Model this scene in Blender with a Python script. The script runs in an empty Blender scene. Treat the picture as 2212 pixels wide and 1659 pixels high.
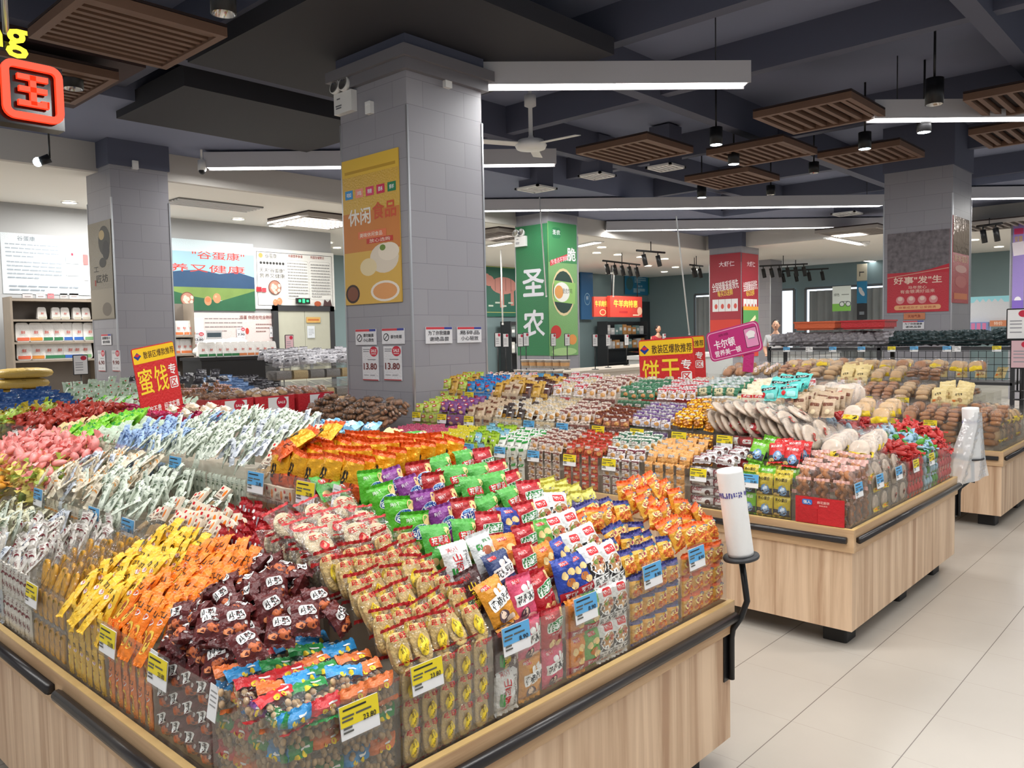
import bpy, bmesh, math, random
from mathutils import Vector, Matrix, Euler
R = random.Random(7)
PI = math.pi
SC = bpy.context.scene
COL = SC.collection
# ---------------------------------------------------------------- camera
FPX, PIT, ROL, YAW, CAMH = 1743.1, 0.05944, 0.01952, 0.7450, 1.55
cam_d = bpy.data.cameras.new('camera'); cam = bpy.data.objects.new('camera', cam_d); COL.objects.link(cam)
_f = Vector((math.cos(YAW)*math.cos(PIT), math.sin(YAW)*math.cos(PIT), -math.sin(PIT)))
_r0 = Vector((math.sin(YAW), -math.cos(YAW), 0)); _u0 = _r0.cross(_f)
_r = _r0*math.cos(ROL)-_u0*math.sin(ROL); _u = _r0*math.sin(ROL)+_u0*math.cos(ROL)
cam.matrix_world = Matrix(((_r.x,_u.x,-_f.x,0),(_r.y,_u.y,-_f.y,0),(_r.z,_u.z,-_f.z,CAMH),(0,0,0,1)))
cam_d.sensor_width = 36; cam_d.lens = 36*FPX/2212; cam_d.clip_start = 0.05; cam_d.clip_end = 200
SC.camera = cam
# ---------------------------------------------------------------- world, exposure
w = bpy.data.worlds.new('world'); SC.world = w; w.use_nodes = True
w.node_tree.nodes['Background'].inputs[0].default_value = (0.92, 0.96, 1.0, 1)
w.node_tree.nodes['Background'].inputs[1].default_value = 0.5
SC.view_settings.view_transform = 'Standard'; SC.view_settings.look = 'None'
SC.view_settings.exposure = 0.0; SC.view_settings.gamma = 1.0; SC.view_settings.use_curve_mapping = False
cy = SC.cycles
cy.use_denoising = True; cy.max_bounces = 6; cy.diffuse_bounces = 3; cy.glossy_bounces = 2
cy.transmission_bounces = 2; cy.transparent_max_bounces = 24; cy.caustics_reflective = False; cy.caustics_refractive = False
cy.use_adaptive_sampling = True; cy.adaptive_threshold = 0.03; cy.sample_clamp_indirect = 4
LAMP_W = 28.0      # watts of one 1.2 m ceiling lamp tray
LAMP_E = 9.0      # glow of its diffuser
def area(loc, sx, sy, watt, rotz=0, col=(1,.99,.97)):
    l = bpy.data.lights.new('lamp_light', 'AREA'); l.shape = 'RECTANGLE'; l.size = sx; l.size_y = sy; l.energy = watt; l.color = col
    o = bpy.data.objects.new('lamp_light', l); COL.objects.link(o); o.location = loc; o.rotation_euler = (0,0,rotz); return o
def unray(u, v):
    xr, yr = (u-1106)/FPX, -(v-829.5)/FPX
    return _r*xr+_u*yr+_f
O = Vector((0,0,CAMH))
def az(u,v,z): d = unray(u,v); return O+d*((z-CAMH)/d.z)
def ax(u,v,x): d = unray(u,v); return O+d*(x/d.x)
def ay(u,v,y): d = unray(u,v); return O+d*(y/d.y)
# ---------------------------------------------------------------- materials
MATS = {}
def S(r,g,b):  # sRGB 0-255 -> linear
    f = lambda c: (c/255/12.92) if c <= 10 else ((c/255+.055)/1.055)**2.4
    return (f(r),f(g),f(b),1)
def pr(key, col, rough=.5, metal=0, spec=.5, emit=None, es=0, bump=0, bs=40, var=0, vs=8):
    if key in MATS: return MATS[key]
    m = bpy.data.materials.new(key); m.use_nodes = True; t = m.node_tree; n = t.nodes; b = n['Principled BSDF']
    c = col if len(col) == 4 else S(*col)
    b.inputs['Base Color'].default_value = c; b.inputs['Roughness'].default_value = rough; b.inputs['Metallic'].default_value = metal
    b.inputs['Specular IOR Level'].default_value = spec
    if emit: b.inputs['Emission Color'].default_value = S(*emit); b.inputs['Emission Strength'].default_value = es
    if bump or var:
        tc = n.new('ShaderNodeTexCoord'); no = n.new('ShaderNodeTexNoise'); no.inputs['Scale'].default_value = bs if bump else vs
        no.inputs['Detail'].default_value = 3; t.links.new(tc.outputs['Object'], no.inputs['Vector'])
        if bump:
            bp = n.new('ShaderNodeBump'); bp.inputs['Strength'].default_value = bump; bp.inputs['Distance'].default_value = .01
            t.links.new(no.outputs['Fac'], bp.inputs['Height']); t.links.new(bp.outputs['Normal'], b.inputs['Normal'])
        if var:
            mx = n.new('ShaderNodeMix'); mx.data_type = 'RGBA'; mx.inputs[6].default_value = c
            mx.inputs[7].default_value = tuple(x*(1-var) for x in c[:3])+(1,)
            t.links.new(no.outputs['Fac'], mx.inputs[0]); t.links.new(mx.outputs[2], b.inputs['Base Color'])
    MATS[key] = m; return m
def film(col, foil=0):  # printed snack film with fine crinkles
    return pr('film_%d_%d_%d_%s' % (*col, foil), col, rough=.34 if not foil else .3, metal=foil, spec=.55, bump=.5, bs=55)
def ink(col): return pr('ink_%d_%d_%d' % tuple(col), col, rough=.45, spec=.35)
def clear(key, tint=(1,1,1), haze=.05, gl=.1, rough=.12, bump=.0, bs=60, fr=.6):
    if key in MATS: return MATS[key]
    m = bpy.data.materials.new(key); m.use_nodes = True; t = m.node_tree; n = t.nodes; n.clear()
    out = n.new('ShaderNodeOutputMaterial'); tr = n.new('ShaderNodeBsdfTransparent'); tr.inputs[0].default_value = (*tint,1)
    df = n.new('ShaderNodeBsdfDiffuse'); df.inputs[0].default_value = (.85,.86,.86,1)
    g = n.new('ShaderNodeBsdfGlossy'); g.inputs['Roughness'].default_value = rough
    lw = n.new('ShaderNodeLayerWeight'); lw.inputs[0].default_value = .25
    ma = n.new('ShaderNodeMath'); ma.operation = 'MULTIPLY_ADD'; ma.inputs[1].default_value = fr; ma.inputs[2].default_value = gl*.4
    cl = n.new('ShaderNodeMath'); cl.operation = 'MINIMUM'; cl.inputs[1].default_value = .7
    m1 = n.new('ShaderNodeMixShader'); m1.inputs[0].default_value = haze; m2 = n.new('ShaderNodeMixShader')
    t.links.new(tr.outputs[0], m1.inputs[1]); t.links.new(df.outputs[0], m1.inputs[2])
    t.links.new(lw.outputs['Fresnel'], ma.inputs[0]); t.links.new(ma.outputs[0], cl.inputs[0]); t.links.new(cl.outputs[0], m2.inputs[0])
    t.links.new(m1.outputs[0], m2.inputs[1]); t.links.new(g.outputs[0], m2.inputs[2]); t.links.new(m2.outputs[0], out.inputs[0])
    if bump:
        tc = n.new('ShaderNodeTexCoord'); no = n.new('ShaderNodeTexNoise'); no.inputs['Scale'].default_value = bs; no.inputs['Detail'].default_value = 2
        bp = n.new('ShaderNodeBump'); bp.inputs['Strength'].default_value = bump; bp.inputs['Distance'].default_value = .02
        t.links.new(tc.outputs['Object'], no.inputs['Vector']); t.links.new(no.outputs['Fac'], bp.inputs['Height'])
        t.links.new(bp.outputs['Normal'], g.inputs['Normal']); t.links.new(bp.outputs['Normal'], lw.inputs['Normal'])
    MATS[key] = m; return m
WRAP = clear('clear_wrapper', haze=.014, gl=.14, rough=.12, bump=.8, bs=45, fr=.4)
ACRYL = clear('acrylic', tint=(.975,.975,.965), haze=.014, gl=.05, rough=.06, fr=.16)
def wood(key, light, dark, axis, sc=9):
    if key in MATS: return MATS[key]
    m = bpy.data.materials.new(key); m.use_nodes = True; t = m.node_tree; n = t.nodes; b = n['Principled BSDF']; b.inputs['Roughness'].default_value = .45
    tc = n.new('ShaderNodeTexCoord'); mp = n.new('ShaderNodeMapping'); s = [sc,sc,sc]; s[axis] = sc*.045; mp.inputs['Scale'].default_value = s
    no = n.new('ShaderNodeTexNoise'); no.inputs['Scale'].default_value = 1.6; no.inputs['Detail'].default_value = 5; no.inputs['Roughness'].default_value = .6; no.inputs['Distortion'].default_value = .5
    cr = n.new('ShaderNodeValToRGB'); e = cr.color_ramp.elements; e[0].position = .33; e[0].color = S(*dark); e[1].position = .62; e[1].color = S(*light)
    mid = e.new(.47); mid.color = S(*[int(a*.6+d*.4) for a,d in zip(light,dark)])
    t.links.new(tc.outputs['Object'], mp.inputs[0]); t.links.new(mp.outputs[0], no.inputs['Vector']); t.links.new(no.outputs['Fac'], cr.inputs[0]); t.links.new(cr.outputs[0], b.inputs['Base Color'])
    MATS[key] = m; return m
BLACK = pr('black_metal', (28,28,30), .38, .2); WHITE = pr('white_paint', (232,232,230), .5); DARKGREY = pr('dark_plastic', (52,53,56), .5)
PAPER = pr('paper', (236,236,236), .7); STEEL = pr('steel', (170,172,175), .3, .9); RUBBER = pr('rubber', (22,22,23), .55)
# ---------------------------------------------------------------- mesh builder
class MB:
    def __init__(s): s.v = []; s.f = []; s.m = []; s.sm = []; s.mats = []
    def mi(s, m):
        if m not in s.mats: s.mats.append(m)
        return s.mats.index(m)
    def add(s, vs, fs, m, smooth=False, M=None):
        b = len(s.v); i = s.mi(m)
        for v in vs:
            v = Vector(v); s.v.append(M @ v if M else v)
        for f in fs: s.f.append([b+k for k in f]); s.m.append(i); s.sm.append(smooth)
    def box(s, c, d, m, M=None):
        x,y,z = [k/2 for k in d]; C = Vector(c)
        vs = [C+Vector((a*x,b*y,e*z)) for a in (-1,1) for b in (-1,1) for e in (-1,1)]
        s.add(vs, [(0,1,3,2),(4,6,7,5),(0,4,5,1),(2,3,7,6),(0,2,6,4),(1,5,7,3)], m, False, M)
    def bar(s, lo, hi, m, M=None): s.box([(a+b)/2 for a,b in zip(lo,hi)], [b-a for a,b in zip(lo,hi)], m, M)
    def rbox(s, c, d, m, r=.01, seg=3, M=None, axis=1):  # box with rounded outline, extruded along axis
        dims = [k for i,k in enumerate(d) if i != axis]; out = []
        a,b = dims[0]/2, dims[1]/2; r = min(r,a,b)
        for q,(sx,sy) in enumerate(((1,1),(-1,1),(-1,-1),(1,-1))):
            for k in range(seg+1):
                t = PI/2*(q+k/seg); out.append((sx*(a-r)+r*math.cos(t), sy*(b-r)+r*math.sin(t)))
        n = len(out); vs = []
        for e in (-1,1):
            for p in out:
                v = list(p); v.insert(axis, e*d[axis]/2); vs.append([c[i]+v[i] for i in range(3)])
        fs = [list(range(n)), list(range(2*n-1,n-1,-1))]+[(k,n+k,n+(k+1)%n,(k+1)%n) for k in range(n)]
        s.add(vs, fs, m, False, M)
    def tube(s, pts, r, m, n=10, M=None, cap=True):
        pts = [Vector(p) for p in pts]; vs = []; fs = []
        rr = r if isinstance(r,(list,tuple)) else [r]*len(pts)
        up = Vector((0,0,1)); prev = None
        for i,p in enumerate(pts):
            d = (pts[min(i+1,len(pts)-1)]-pts[max(i-1,0)]).normalized()
            if prev is None: a = d.cross(up if abs(d.z) < .95 else Vector((1,0,0))).normalized()
            else: a = (prev-d*prev.dot(d)).normalized()
            prev = a; b = d.cross(a)
            for k in range(n): t = 2*PI*k/n; vs.append(p+a*math.cos(t)*rr[i]+b*math.sin(t)*rr[i])
        for i in range(len(pts)-1):
            for k in range(n): fs.append((i*n+k, i*n+(k+1)%n, (i+1)*n+(k+1)%n, (i+1)*n+k))
        if cap: fs += [list(range(n-1,-1,-1)), list(range((len(pts)-1)*n, len(pts)*n))]
        s.add(vs, fs, m, True, M)
    def lathe(s, prof, c, m, n=20, M=None):  # prof: (r,z)
        vs = []; fs = []
        for r,z in prof:
            for k in range(n): t = 2*PI*k/n; vs.append((c[0]+r*math.cos(t), c[1]+r*math.sin(t), c[2]+z))
        for i in range(len(prof)-1):
            for k in range(n): fs.append((i*n+k, i*n+(k+1)%n, (i+1)*n+(k+1)%n, (i+1)*n+k))
        s.add(vs, fs, m, True, M)
    def ball(s, c, r, m, nu=10, nv=7, M=None, p=1.0):
        rx,ry,rz = r if isinstance(r,(tuple,list)) else (r,r,r); vs = []; fs = []
        sg = lambda x: math.copysign(abs(x)**p, x)
        for j in range(nv+1):
            ph = -PI/2+PI*j/nv
            for i in range(nu):
                t = 2*PI*i/nu; vs.append((c[0]+rx*sg(math.cos(ph))*sg(math.cos(t)), c[1]+ry*sg(math.cos(ph))*sg(math.sin(t)), c[2]+rz*sg(math.sin(ph))))
        for j in range(nv):
            for i in range(nu): fs.append((j*nu+i, j*nu+(i+1)%nu, (j+1)*nu+(i+1)%nu, (j+1)*nu+i))
        s.add(vs, fs, m, True, M)
    def build(s, name, parent=None):
        me = bpy.data.meshes.new(name); me.from_pydata(s.v, [], s.f)
        for m in s.mats: me.materials.append(m)
        me.polygons.foreach_set('material_index', s.m); me.polygons.foreach_set('use_smooth', s.sm); me.update()
        o = bpy.data.objects.new(name, me); COL.objects.link(o)
        if parent: o.parent = parent
        return o
def tag(o, label, cat, group=None, kind=None):
    o['label'] = label; o['category'] = cat
    if group: o['group'] = group
    if kind: o['kind'] = kind
    return o
def struct(o): o['kind'] = 'structure'; return o
def empty(name, loc, label, cat, group=None, rz=0):
    o = bpy.data.objects.new(name, None); COL.objects.link(o); o.location = loc; o.rotation_euler = (0,0,rz); return tag(o, label, cat, group)
def copy_tree(o, depth=0):
    c = o.copy(); COL.objects.link(c)
    for ch in o.children:
        d = copy_tree(ch, depth+1); d.parent = c
    return c
# ---------------------------------------------------------------- flat lettering and shapes as 2D meshes: returns (verts2d, faces)
_tc = bpy.data.curves.new('lettering', 'FONT'); _to = bpy.data.objects.new('lettering', _tc); COL.objects.link(_to)
TXT = {}
def text2d(body, bold=0.0, maxlen=None):
    key = (body, bold, maxlen)
    if key in TXT: return TXT[key]
    _tc.body = body; _tc.offset = bold; _tc.resolution_u = 2
    dg = bpy.context.evaluated_depsgraph_get(); dg.update()
    me = bpy.data.meshes.new_from_object(_to.evaluated_get(dg), depsgraph=dg)
    vs = [(v.co.x, v.co.y) for v in me.vertices]; fs = [list(p.vertices) for p in me.polygons]
    bpy.data.meshes.remove(me)
    if not vs: vs = [(0,0),(1,0),(1,1)]; fs = [(0,1,2)]
    xs = [v[0] for v in vs]; ys = [v[1] for v in vs]; x0,x1,y0,y1 = min(xs),max(xs),min(ys),max(ys)
    vs = [((x-(x0+x1)/2)/(y1-y0), (y-(y0+y1)/2)/(y1-y0)) for x,y in vs]   # centred, height 1
    TXT[key] = (vs, fs, (x1-x0)/(y1-y0)); return TXT[key]
def fit_text(body, w, h, bold=.01, stretch=True):
    cjk = any(ord(ch) > 0x2000 for ch in body); vs, fs, a = text2d(body, 0 if cjk else bold)
    sx = w/a if stretch else min(h, w/a); sy = h if stretch else sx; V = [(x*sx, y*sy) for x,y in vs]
    if not cjk or bold < .012: return V, fs
    b = bold*.8*min(h, w/max(1,len(body))); W = []; F = []   # embolden by shifted copies: dense characters keep their strokes
    for k,(dx,dy) in enumerate(((b,0),(-b,0),(0,b),(0,-b))):
        F += [[i+k*len(V) for i in f] for f in fs]; W += [(x+dx,y+dy,k*.00012) for x,y in V]
    return W, F
def oval2d(w, h, n=20): return [(w/2*math.cos(2*PI*k/n), h/2*math.sin(2*PI*k/n)) for k in range(n)], [list(range(n))]
def rect2d(w, h, nx=1, ny=1):
    vs = [(-w/2+w*i/nx, -h/2+h*j/ny) for j in range(ny+1) for i in range(nx+1)]
    return vs, [(j*(nx+1)+i, j*(nx+1)+i+1, (j+1)*(nx+1)+i+1, (j+1)*(nx+1)+i) for j in range(ny) for i in range(nx)]
def rrect2d(w, h, r, seg=4):
    o = []; r = min(r, w/2, h/2)
    for q,(sx,sy) in enumerate(((1,1),(-1,1),(-1,-1),(1,-1))):
        for k in range(seg+1):
            t = PI/2*(q+k/seg); o.append((sx*(w/2-r)+r*math.cos(t), sy*(h/2-r)+r*math.sin(t)))
    return o, [list(range(len(o)))]
def split2d(vs, fs, L):  # cut a 2D mesh finer so it can follow a curved surface
    bm = bmesh.new(); bv = [bm.verts.new((v[0],v[1],v[2] if len(v) > 2 else 0)) for v in vs]
    for f in fs:
        try: bm.faces.new([bv[k] for k in f])
        except ValueError: pass
    bmesh.ops.triangulate(bm, faces=bm.faces[:])
    for _ in range(3):
        ed = [e for e in bm.edges if e.calc_length() > L]
        if not ed: break
        bmesh.ops.subdivide_edges(bm, edges=ed, cuts=1); bmesh.ops.triangulate(bm, faces=[f for f in bm.faces if len(f.verts) > 3])
    bm.verts.index_update(); r = [tuple(v.co) for v in bm.verts], [[v.index for v in f.verts] for f in bm.faces]
    bm.free(); return r
def flat(mb, shape, m, c=(0,0), rot=0, d=0.0, M=None):  # put a 2D shape on the local XZ plane facing -Y
    vs, fs = shape; ca, sa = math.cos(rot), math.sin(rot)
    mb.add([(c[0]+v[0]*ca-v[1]*sa, -d-(v[2] if len(v) > 2 else 0), c[1]+v[0]*sa+v[1]*ca) for v in vs], fs, m, False, M)
def plaque(name, w, h, m, items, t=.006, parent=None, back=None, r=None):
    """board in the local XZ plane, centre at the origin, printed on its -Y side. items: (shape, material, (x,z), rot)"""
    b = MB()
    if r: b.rbox((0,t/2,0), (w,t,h), m, r, 4)
    else: b.box((0,t/2,0), (w,t,h), m)
    o = b.build(name, parent)
    if items:
        p = MB()
        for k,it in enumerate(items):
            sh, mm, c = it[:3]; flat(p, sh, mm, c, it[3] if len(it) > 3 else 0, .0012+.00008*k+(.0005 if k > 150 else 0))
        p.build('print', o)
    return o
def T(body, w, h, col, c, bold=.012, rot=0, stretch=True): return (fit_text(body,w,h,bold,stretch), ink(col), c, rot)
def RC(w, h, col, c, rot=0): return (rect2d(w,h), ink(col), c, rot)
def RR(w, h, r, col, c, rot=0): return (rrect2d(w,h,r), ink(col), c, rot)
def OV(w, h, col, c, rot=0): return (oval2d(w,h), ink(col), c, rot)
# ================================================================ SETTING
def floor_mat():
    m = bpy.data.materials.new('floor_tiles'); m.use_nodes = True; t = m.node_tree; n = t.nodes; b = n['Principled BSDF']
    b.inputs['Roughness'].default_value = .26; b.inputs['Specular IOR Level'].default_value = .45
    tc = n.new('ShaderNodeTexCoord'); sp = n.new('ShaderNodeSeparateXYZ'); t.links.new(tc.outputs['Object'], sp.inputs[0])
    def line(out, off, pitch, wd):
        a = n.new('ShaderNodeMath'); a.operation = 'ADD'; a.inputs[1].default_value = -off+wd/2+pitch*200; t.links.new(out, a.inputs[0])
        mo = n.new('ShaderNodeMath'); mo.operation = 'MODULO'; mo.inputs[1].default_value = pitch; t.links.new(a.outputs[0], mo.inputs[0])
        lt = n.new('ShaderNodeMath'); lt.operation = 'LESS_THAN'; lt.inputs[1].default_value = wd; t.links.new(mo.outputs[0], lt.inputs[0]); return lt.outputs[0]
    ly = line(sp.outputs[1], .907, .4125, .0035); lx = line(sp.outputs[0], 3.03, .417, .0022)
    no = n.new('ShaderNodeTexNoise'); no.inputs['Scale'].default_value = 1.3; no.inputs['Detail'].default_value = 4; t.links.new(tc.outputs['Object'], no.inputs['Vector'])
    cr = n.new('ShaderNodeValToRGB'); e = cr.color_ramp.elements; e[0].position = .3; e[0].color = S(180,172,161); e[1].position = .7; e[1].color = S(189,181,170); t.links.new(no.outputs['Fac'], cr.inputs[0])
    m1 = n.new('ShaderNodeMix'); m1.data_type = 'RGBA'; m1.inputs[7].default_value = S(166,157,145); t.links.new(lx, m1.inputs[0]); t.links.new(cr.outputs[0], m1.inputs[6])
    m2 = n.new('ShaderNodeMix'); m2.data_type = 'RGBA'; m2.inputs[7].default_value = S(112,104,97); t.links.new(ly, m2.inputs[0]); t.links.new(m1.outputs[2], m2.inputs[6]); t.links.new(m2.outputs[2], b.inputs['Base Color'])
    return m
def pillar_mat():
    m = bpy.data.materials.new('grey_stone_tiles'); m.use_nodes = True; t = m.node_tree; n = t.nodes; b = n['Principled BSDF']; b.inputs['Roughness'].default_value = .42
    tc = n.new('ShaderNodeTexCoord'); sp = n.new('ShaderNodeSeparateXYZ'); t.links.new(tc.outputs['Object'], sp.inputs[0])
    ad = n.new('ShaderNodeMath'); t.links.new(sp.outputs[0], ad.inputs[0]); t.links.new(sp.outputs[1], ad.inputs[1])
    cb = n.new('ShaderNodeCombineXYZ'); t.links.new(ad.outputs[0], cb.inputs[0]); t.links.new(sp.outputs[2], cb.inputs[1])
    br = n.new('ShaderNodeTexBrick'); br.inputs['Scale'].default_value = 1; br.inputs['Brick Width'].default_value = .48; br.inputs['Row Height'].default_value = .218
    br.inputs['Mortar Size'].default_value = .0022; br.inputs['Color1'].default_value = S(150,149,156); br.inputs['Color2'].default_value = S(155,154,160); br.inputs['Mortar'].default_value = S(124,123,129)
    t.links.new(cb.outputs[0], br.inputs['Vector']); t.links.new(br.outputs['Color'], b.inputs['Base Color']); return m
fl = MB(); fl.bar((-5,-6,-.1), (30,20,0), floor_mat()); struct(fl.build('floor'))
DK = pr('dark_ceiling_glare_tint', (128,135,160), .8, var=.25, vs=.6); DK2 = pr('dark_beam_glare_tint', (88,92,110), .75); DK3 = pr('dark_panel_paint', (46,46,52), .75)  # ceiling and beam colours lifted bluish: part of the lens glare is painted in
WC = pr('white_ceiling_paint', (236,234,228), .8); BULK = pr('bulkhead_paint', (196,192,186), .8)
c = MB(); c.bar((-5,-6,4.55), (30,20,4.7), DK); struct(c.build('ceiling'))
# lower white ceilings round the dark one
c = MB(); c.bar((-5,10.9,3.72), (30,18.5,3.8), WC); struct(c.build('ceiling_left'))
c = MB(); c.bar((19.5,-6,3.72), (30,10.9,3.8), WC); struct(c.build('ceiling_right'))
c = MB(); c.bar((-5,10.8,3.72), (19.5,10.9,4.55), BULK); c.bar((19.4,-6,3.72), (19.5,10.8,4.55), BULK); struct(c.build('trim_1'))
WALLG = pr('grey_wall_paint', (176,178,180), .7, var=.12, vs=1.2); WALLT = pr('teal_wall_paint', (126,148,152), .7, var=.15, vs=.8)
c = MB(); c.bar((-5,13.95,0), (9.6,14.1,3.72), WALLG); struct(c.build('wall_left'))
c = MB(); c.bar((9.6,13.95,0), (9.75,17.6,3.72), WALLG); struct(c.build('wall_jog'))
c = MB(); c.bar((9.6,17.5,0), (27,17.65,3.72), WALLT); struct(c.build('wall_back'))
c = MB(); c.bar((26.9,5,0), (27.05,17.5,3.72), WALLT); c.bar((26.9,-6,0), (27.05,5,3.72), pr('pale_wall_paint',(196,200,200),.7)); struct(c.build('wall_right'))
c = MB(); c.bar((-5,8.7,4.08),(19.4,10.8,4.55),DK); c.bar((16.4,-6,4.08),(19.4,8.7,4.55),DK); struct(c.build('ceiling_drop'))
# beams and dropped dark panels of the open ceiling
def beam(n, lo, hi, m=DK2): b = MB(); b.bar(lo, hi, m); struct(b.build(n))
k = 0
for x in (1.35, 3.45, 6.2, 7.9, 10.9, 13.6, 16.3):
    k += 1; beam('ceiling_beam_%d' % k, (x,-4,4.2), (x+.14,10.8,4.55))
for y in (-1.4, 1.7, 4.95, 7.3):
    k += 1; beam('ceiling_beam_%d' % k, (-4,y,4.14), (16.4,y+.16,4.55))
PM = pillar_mat(); TRIMST = pr('steel_corner_trim', (196,198,202), .3, .8); CAP = pr('grey_cap_paint', (120,118,124), .6)
def pillar(n, x0, y0, x1, y1, top, cap=True):
    r = MB(); r.bar((x0,y0,0), (x1,y1,top), PM); o = struct(r.build(n))
    b = MB()
    for x,y in ((x0,y0),(x0,y1),(x1,y0)): b.bar((x-.006,y-.006,.6),(x+.012,y+.012,top-.4), TRIMST)
    b.build('corner_trim', o)
    if cap: b = MB(); b.bar((x0-.05,y0-.05,top-.12), (x1+.05,y1+.05,top), CAP); b.bar((x0-.09,y0-.09,top-.03),(x1+.09,y1+.09,top+.06),CAP); b.build('capital', o)
    b = MB(); b.bar((x0-.02,y0-.02,top), (x1+.02,y1+.02,4.55), DK2); b.build('pillar_head', o); return o
pillar('pillar_1', 4.44,5.22,5.32,6.14,3.88)
pillar('pillar_2', 4.086,10.44,4.81,11.2,3.76, False)
pillar('pillar_3', 12.93,3.25,13.95,4.19,3.88, False)
GREEN = film((40,122,72)); 
pillar('pillar_4', 11.93,9.99,12.84,10.84,3.9, False)
pillar('pillar_5', 19.19,9.68,20.17,10.58,3.72, False)
pillar('pillar_6', 19.8,2.95,20.8,3.86,3.72, False)
pillar('pillar_7', 23.5,10.9,24.3,11.7,3.72, False)
# windows with curtains far back on the right wall
GLOW = pr('daylit_window', (235,242,248), .5, emit=(225,238,250), es=1.6); FRM = pr('window_frame', (92,96,100), .5)
CURT = pr('grey_curtain', (150,156,158), .85, var=.2, vs=3)
def window(n, y0, y1, z0, z1):
    b = MB(); b.bar((26.86,y0,z0),(26.9,y1,z1), GLOW); o = struct(b.build(n))
    b = MB()
    for y in (y0,(y0+y1)/2,y1): b.bar((26.8,y-.04,z0),(26.86,y+.04,z1),FRM)
    for z in (z0,z1): b.bar((26.8,y0,z-.04),(26.86,y1,z+.04),FRM)
    b.build('window_frame', o)
window('window_1', 11.6, 15.4, .3, 2.95); window('window_2', 7.6, 11.2, .3, 2.95)
def curtain(y0, y1, label):
    b = MB(); n = int((y1-y0)/.05); vs = []; fs = []
    for i in range(n+1):
        y = y0+(y1-y0)*i/n; x = 26.68+.05*math.sin(i*1.25)+.02*math.sin(i*.7)
        vs += [(x,y,.1),(x,y,2.85),(x+.012,y,.1),(x+.012,y,2.85)]
    for i in range(n):
        a = 4*i; fs += [(a,a+1,a+5,a+4),(a+2,a+6,a+7,a+3)]
    b.add(vs, fs, CURT, True); tag(b.build('curtain'), label, 'curtain', 'grey window curtains')
curtain(14.2,15.3,'grey curtain by the far bright window, left one'); curtain(12.0,13.9,'wide grey curtain over the far window'); curtain(8.0,11.0,'pale grey curtain right of the bicycle poster')
# ceiling lamps: long white trays hung in diagonal rows
DIFF = pr('lamp_diffuser', (255,255,255), .6, emit=(255,253,250), es=LAMP_E); TRAY = pr('lamp_tray', (205,204,208), .5)
def lamp_row(px, py, ang, n, L, z, label, light=True, box=True, pw=1., wd=.15, gap=.03):
    """n diffusers of length L in one tray starting at (px,py) and running along angle ang"""
    r = empty('ceiling_lamp', (px,py,z), label, 'ceiling lamp', 'linear ceiling lamps', ang); tot = n*(L+gap)+gap
    b = MB(); h = .2 if box else .07
    b.bar((0,-wd/2-.03,.02),(tot,wd/2+.03,h), TRAY)
    for y in (-wd/2-.03, wd/2+.02): b.bar((0,y,0),(tot,y+.01,.02), TRAY)
    b.build('tray', r)
    for i in range(n):
        b = MB(); x = gap+i*(L+gap); b.bar((x,-wd/2,.004),(x+L,wd/2,.018), DIFF); b.build('diffuser', r)
    b = MB()
    for x in (.3, tot-.3): b.tube([(x,0,h),(x,0,4.55-z)], .006, DARKGREY, 6)
    b.build('suspension_rod', r)
    if light:
        e = Euler((0,0,ang)).to_matrix() @ Vector((tot/2,0,-.02)); a = area(Vector((px,py,z))+e, tot, wd, LAMP_W*pw*tot/1.2, ang); a.parent = None
    return r
D45 = -PI/4
lamp_row(5.42,5.36,D45,2,1.22,3.85,'bright two-panel ceiling lamp right of the yellow poster pillar')
lamp_row(5.3,10.35,D45,4,1.13,3.85,'long ceiling lamp passing behind the yellow poster pillar')
lamp_row(10.7,10.55,D45,6,1.22,3.85,'long thin ceiling lamp above the green pillar',pw=.55)
lamp_row(14.85,10.75,D45,5,1.22,3.85,'farthest long ceiling lamp below the white bulkhead',pw=.55)
lamp_row(16.3,4.0,D45,2,1.22,3.85,'ceiling lamp right of the red poster pillar')
# the same rows carry on over the near islands, outside the picture
for (x,y) in ((.2,4.9),(2.1,2.6),(.2,1.2),(-1.8,3.2),(4.4,.6),(7.6,.6),(9.4,3.2),(2.6,-1.2)):
    lamp_row(x,y,D45,2,1.22,4.1 if (x,y) in ((.2,4.9),) else 3.85,'two-panel ceiling lamp of the row over the near islands',pw=.6 if x > 4 else 1.05)
# slatted wood ceiling panels
SL = pr('slat_wood', (122,92,74), .6, var=.2, vs=6); SLD = pr('slat_gap', (42,27,26), .8)
def slat_panel(x, y, z, s, label, n=7, along='x', m=SL):
    r = empty('slatted_ceiling_panel', (x,y,z), label, 'ceiling panel', 'slatted wooden ceiling panels')
    b = MB(); b.box((0,0,.05),(s,s,.02),SLD)
    b.build('backing', r); b = MB()
    for q in (-1,1): b.box((q*(s/2-.03),0,0),(.06,s,.07),m); b.box((0,q*(s/2-.03),0),(s-.12,.06,.07),m)
    b.build('frame', r); b = MB()
    for i in range(n):
        p = -s/2+.06+(s-.12)*(i+.5)/n
        if along == 'x': b.box((0,p,.005),(s-.12,.05,.05),m)
        else: b.box((p,0,.005),(.05,s-.12,.05),m)
    b.build('slats', r); return r
slat_panel(2.67,6.35,3.9,1.05,'dark red slatted wood panel near the hanging sign',9)
slat_panel(2.5,7.95,3.9,1.05,'slatted wood panel half hidden behind the red character sign',9)
slat_panel(8.92,3.57,3.9,1.05,'lit brown slatted panel right of the first bright lamp',7)
slat_panel(8.87,5.95,3.9,1.08,'slatted panel between the ceiling fan and the spotlights',8)
slat_panel(10.2,4.85,3.9,1.05,'small slatted panel above the row of bright spotlights',8)
slat_panel(11.6,6.0,3.9,1.05,'faint slatted panel right of the white ceiling vent',8)
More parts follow.
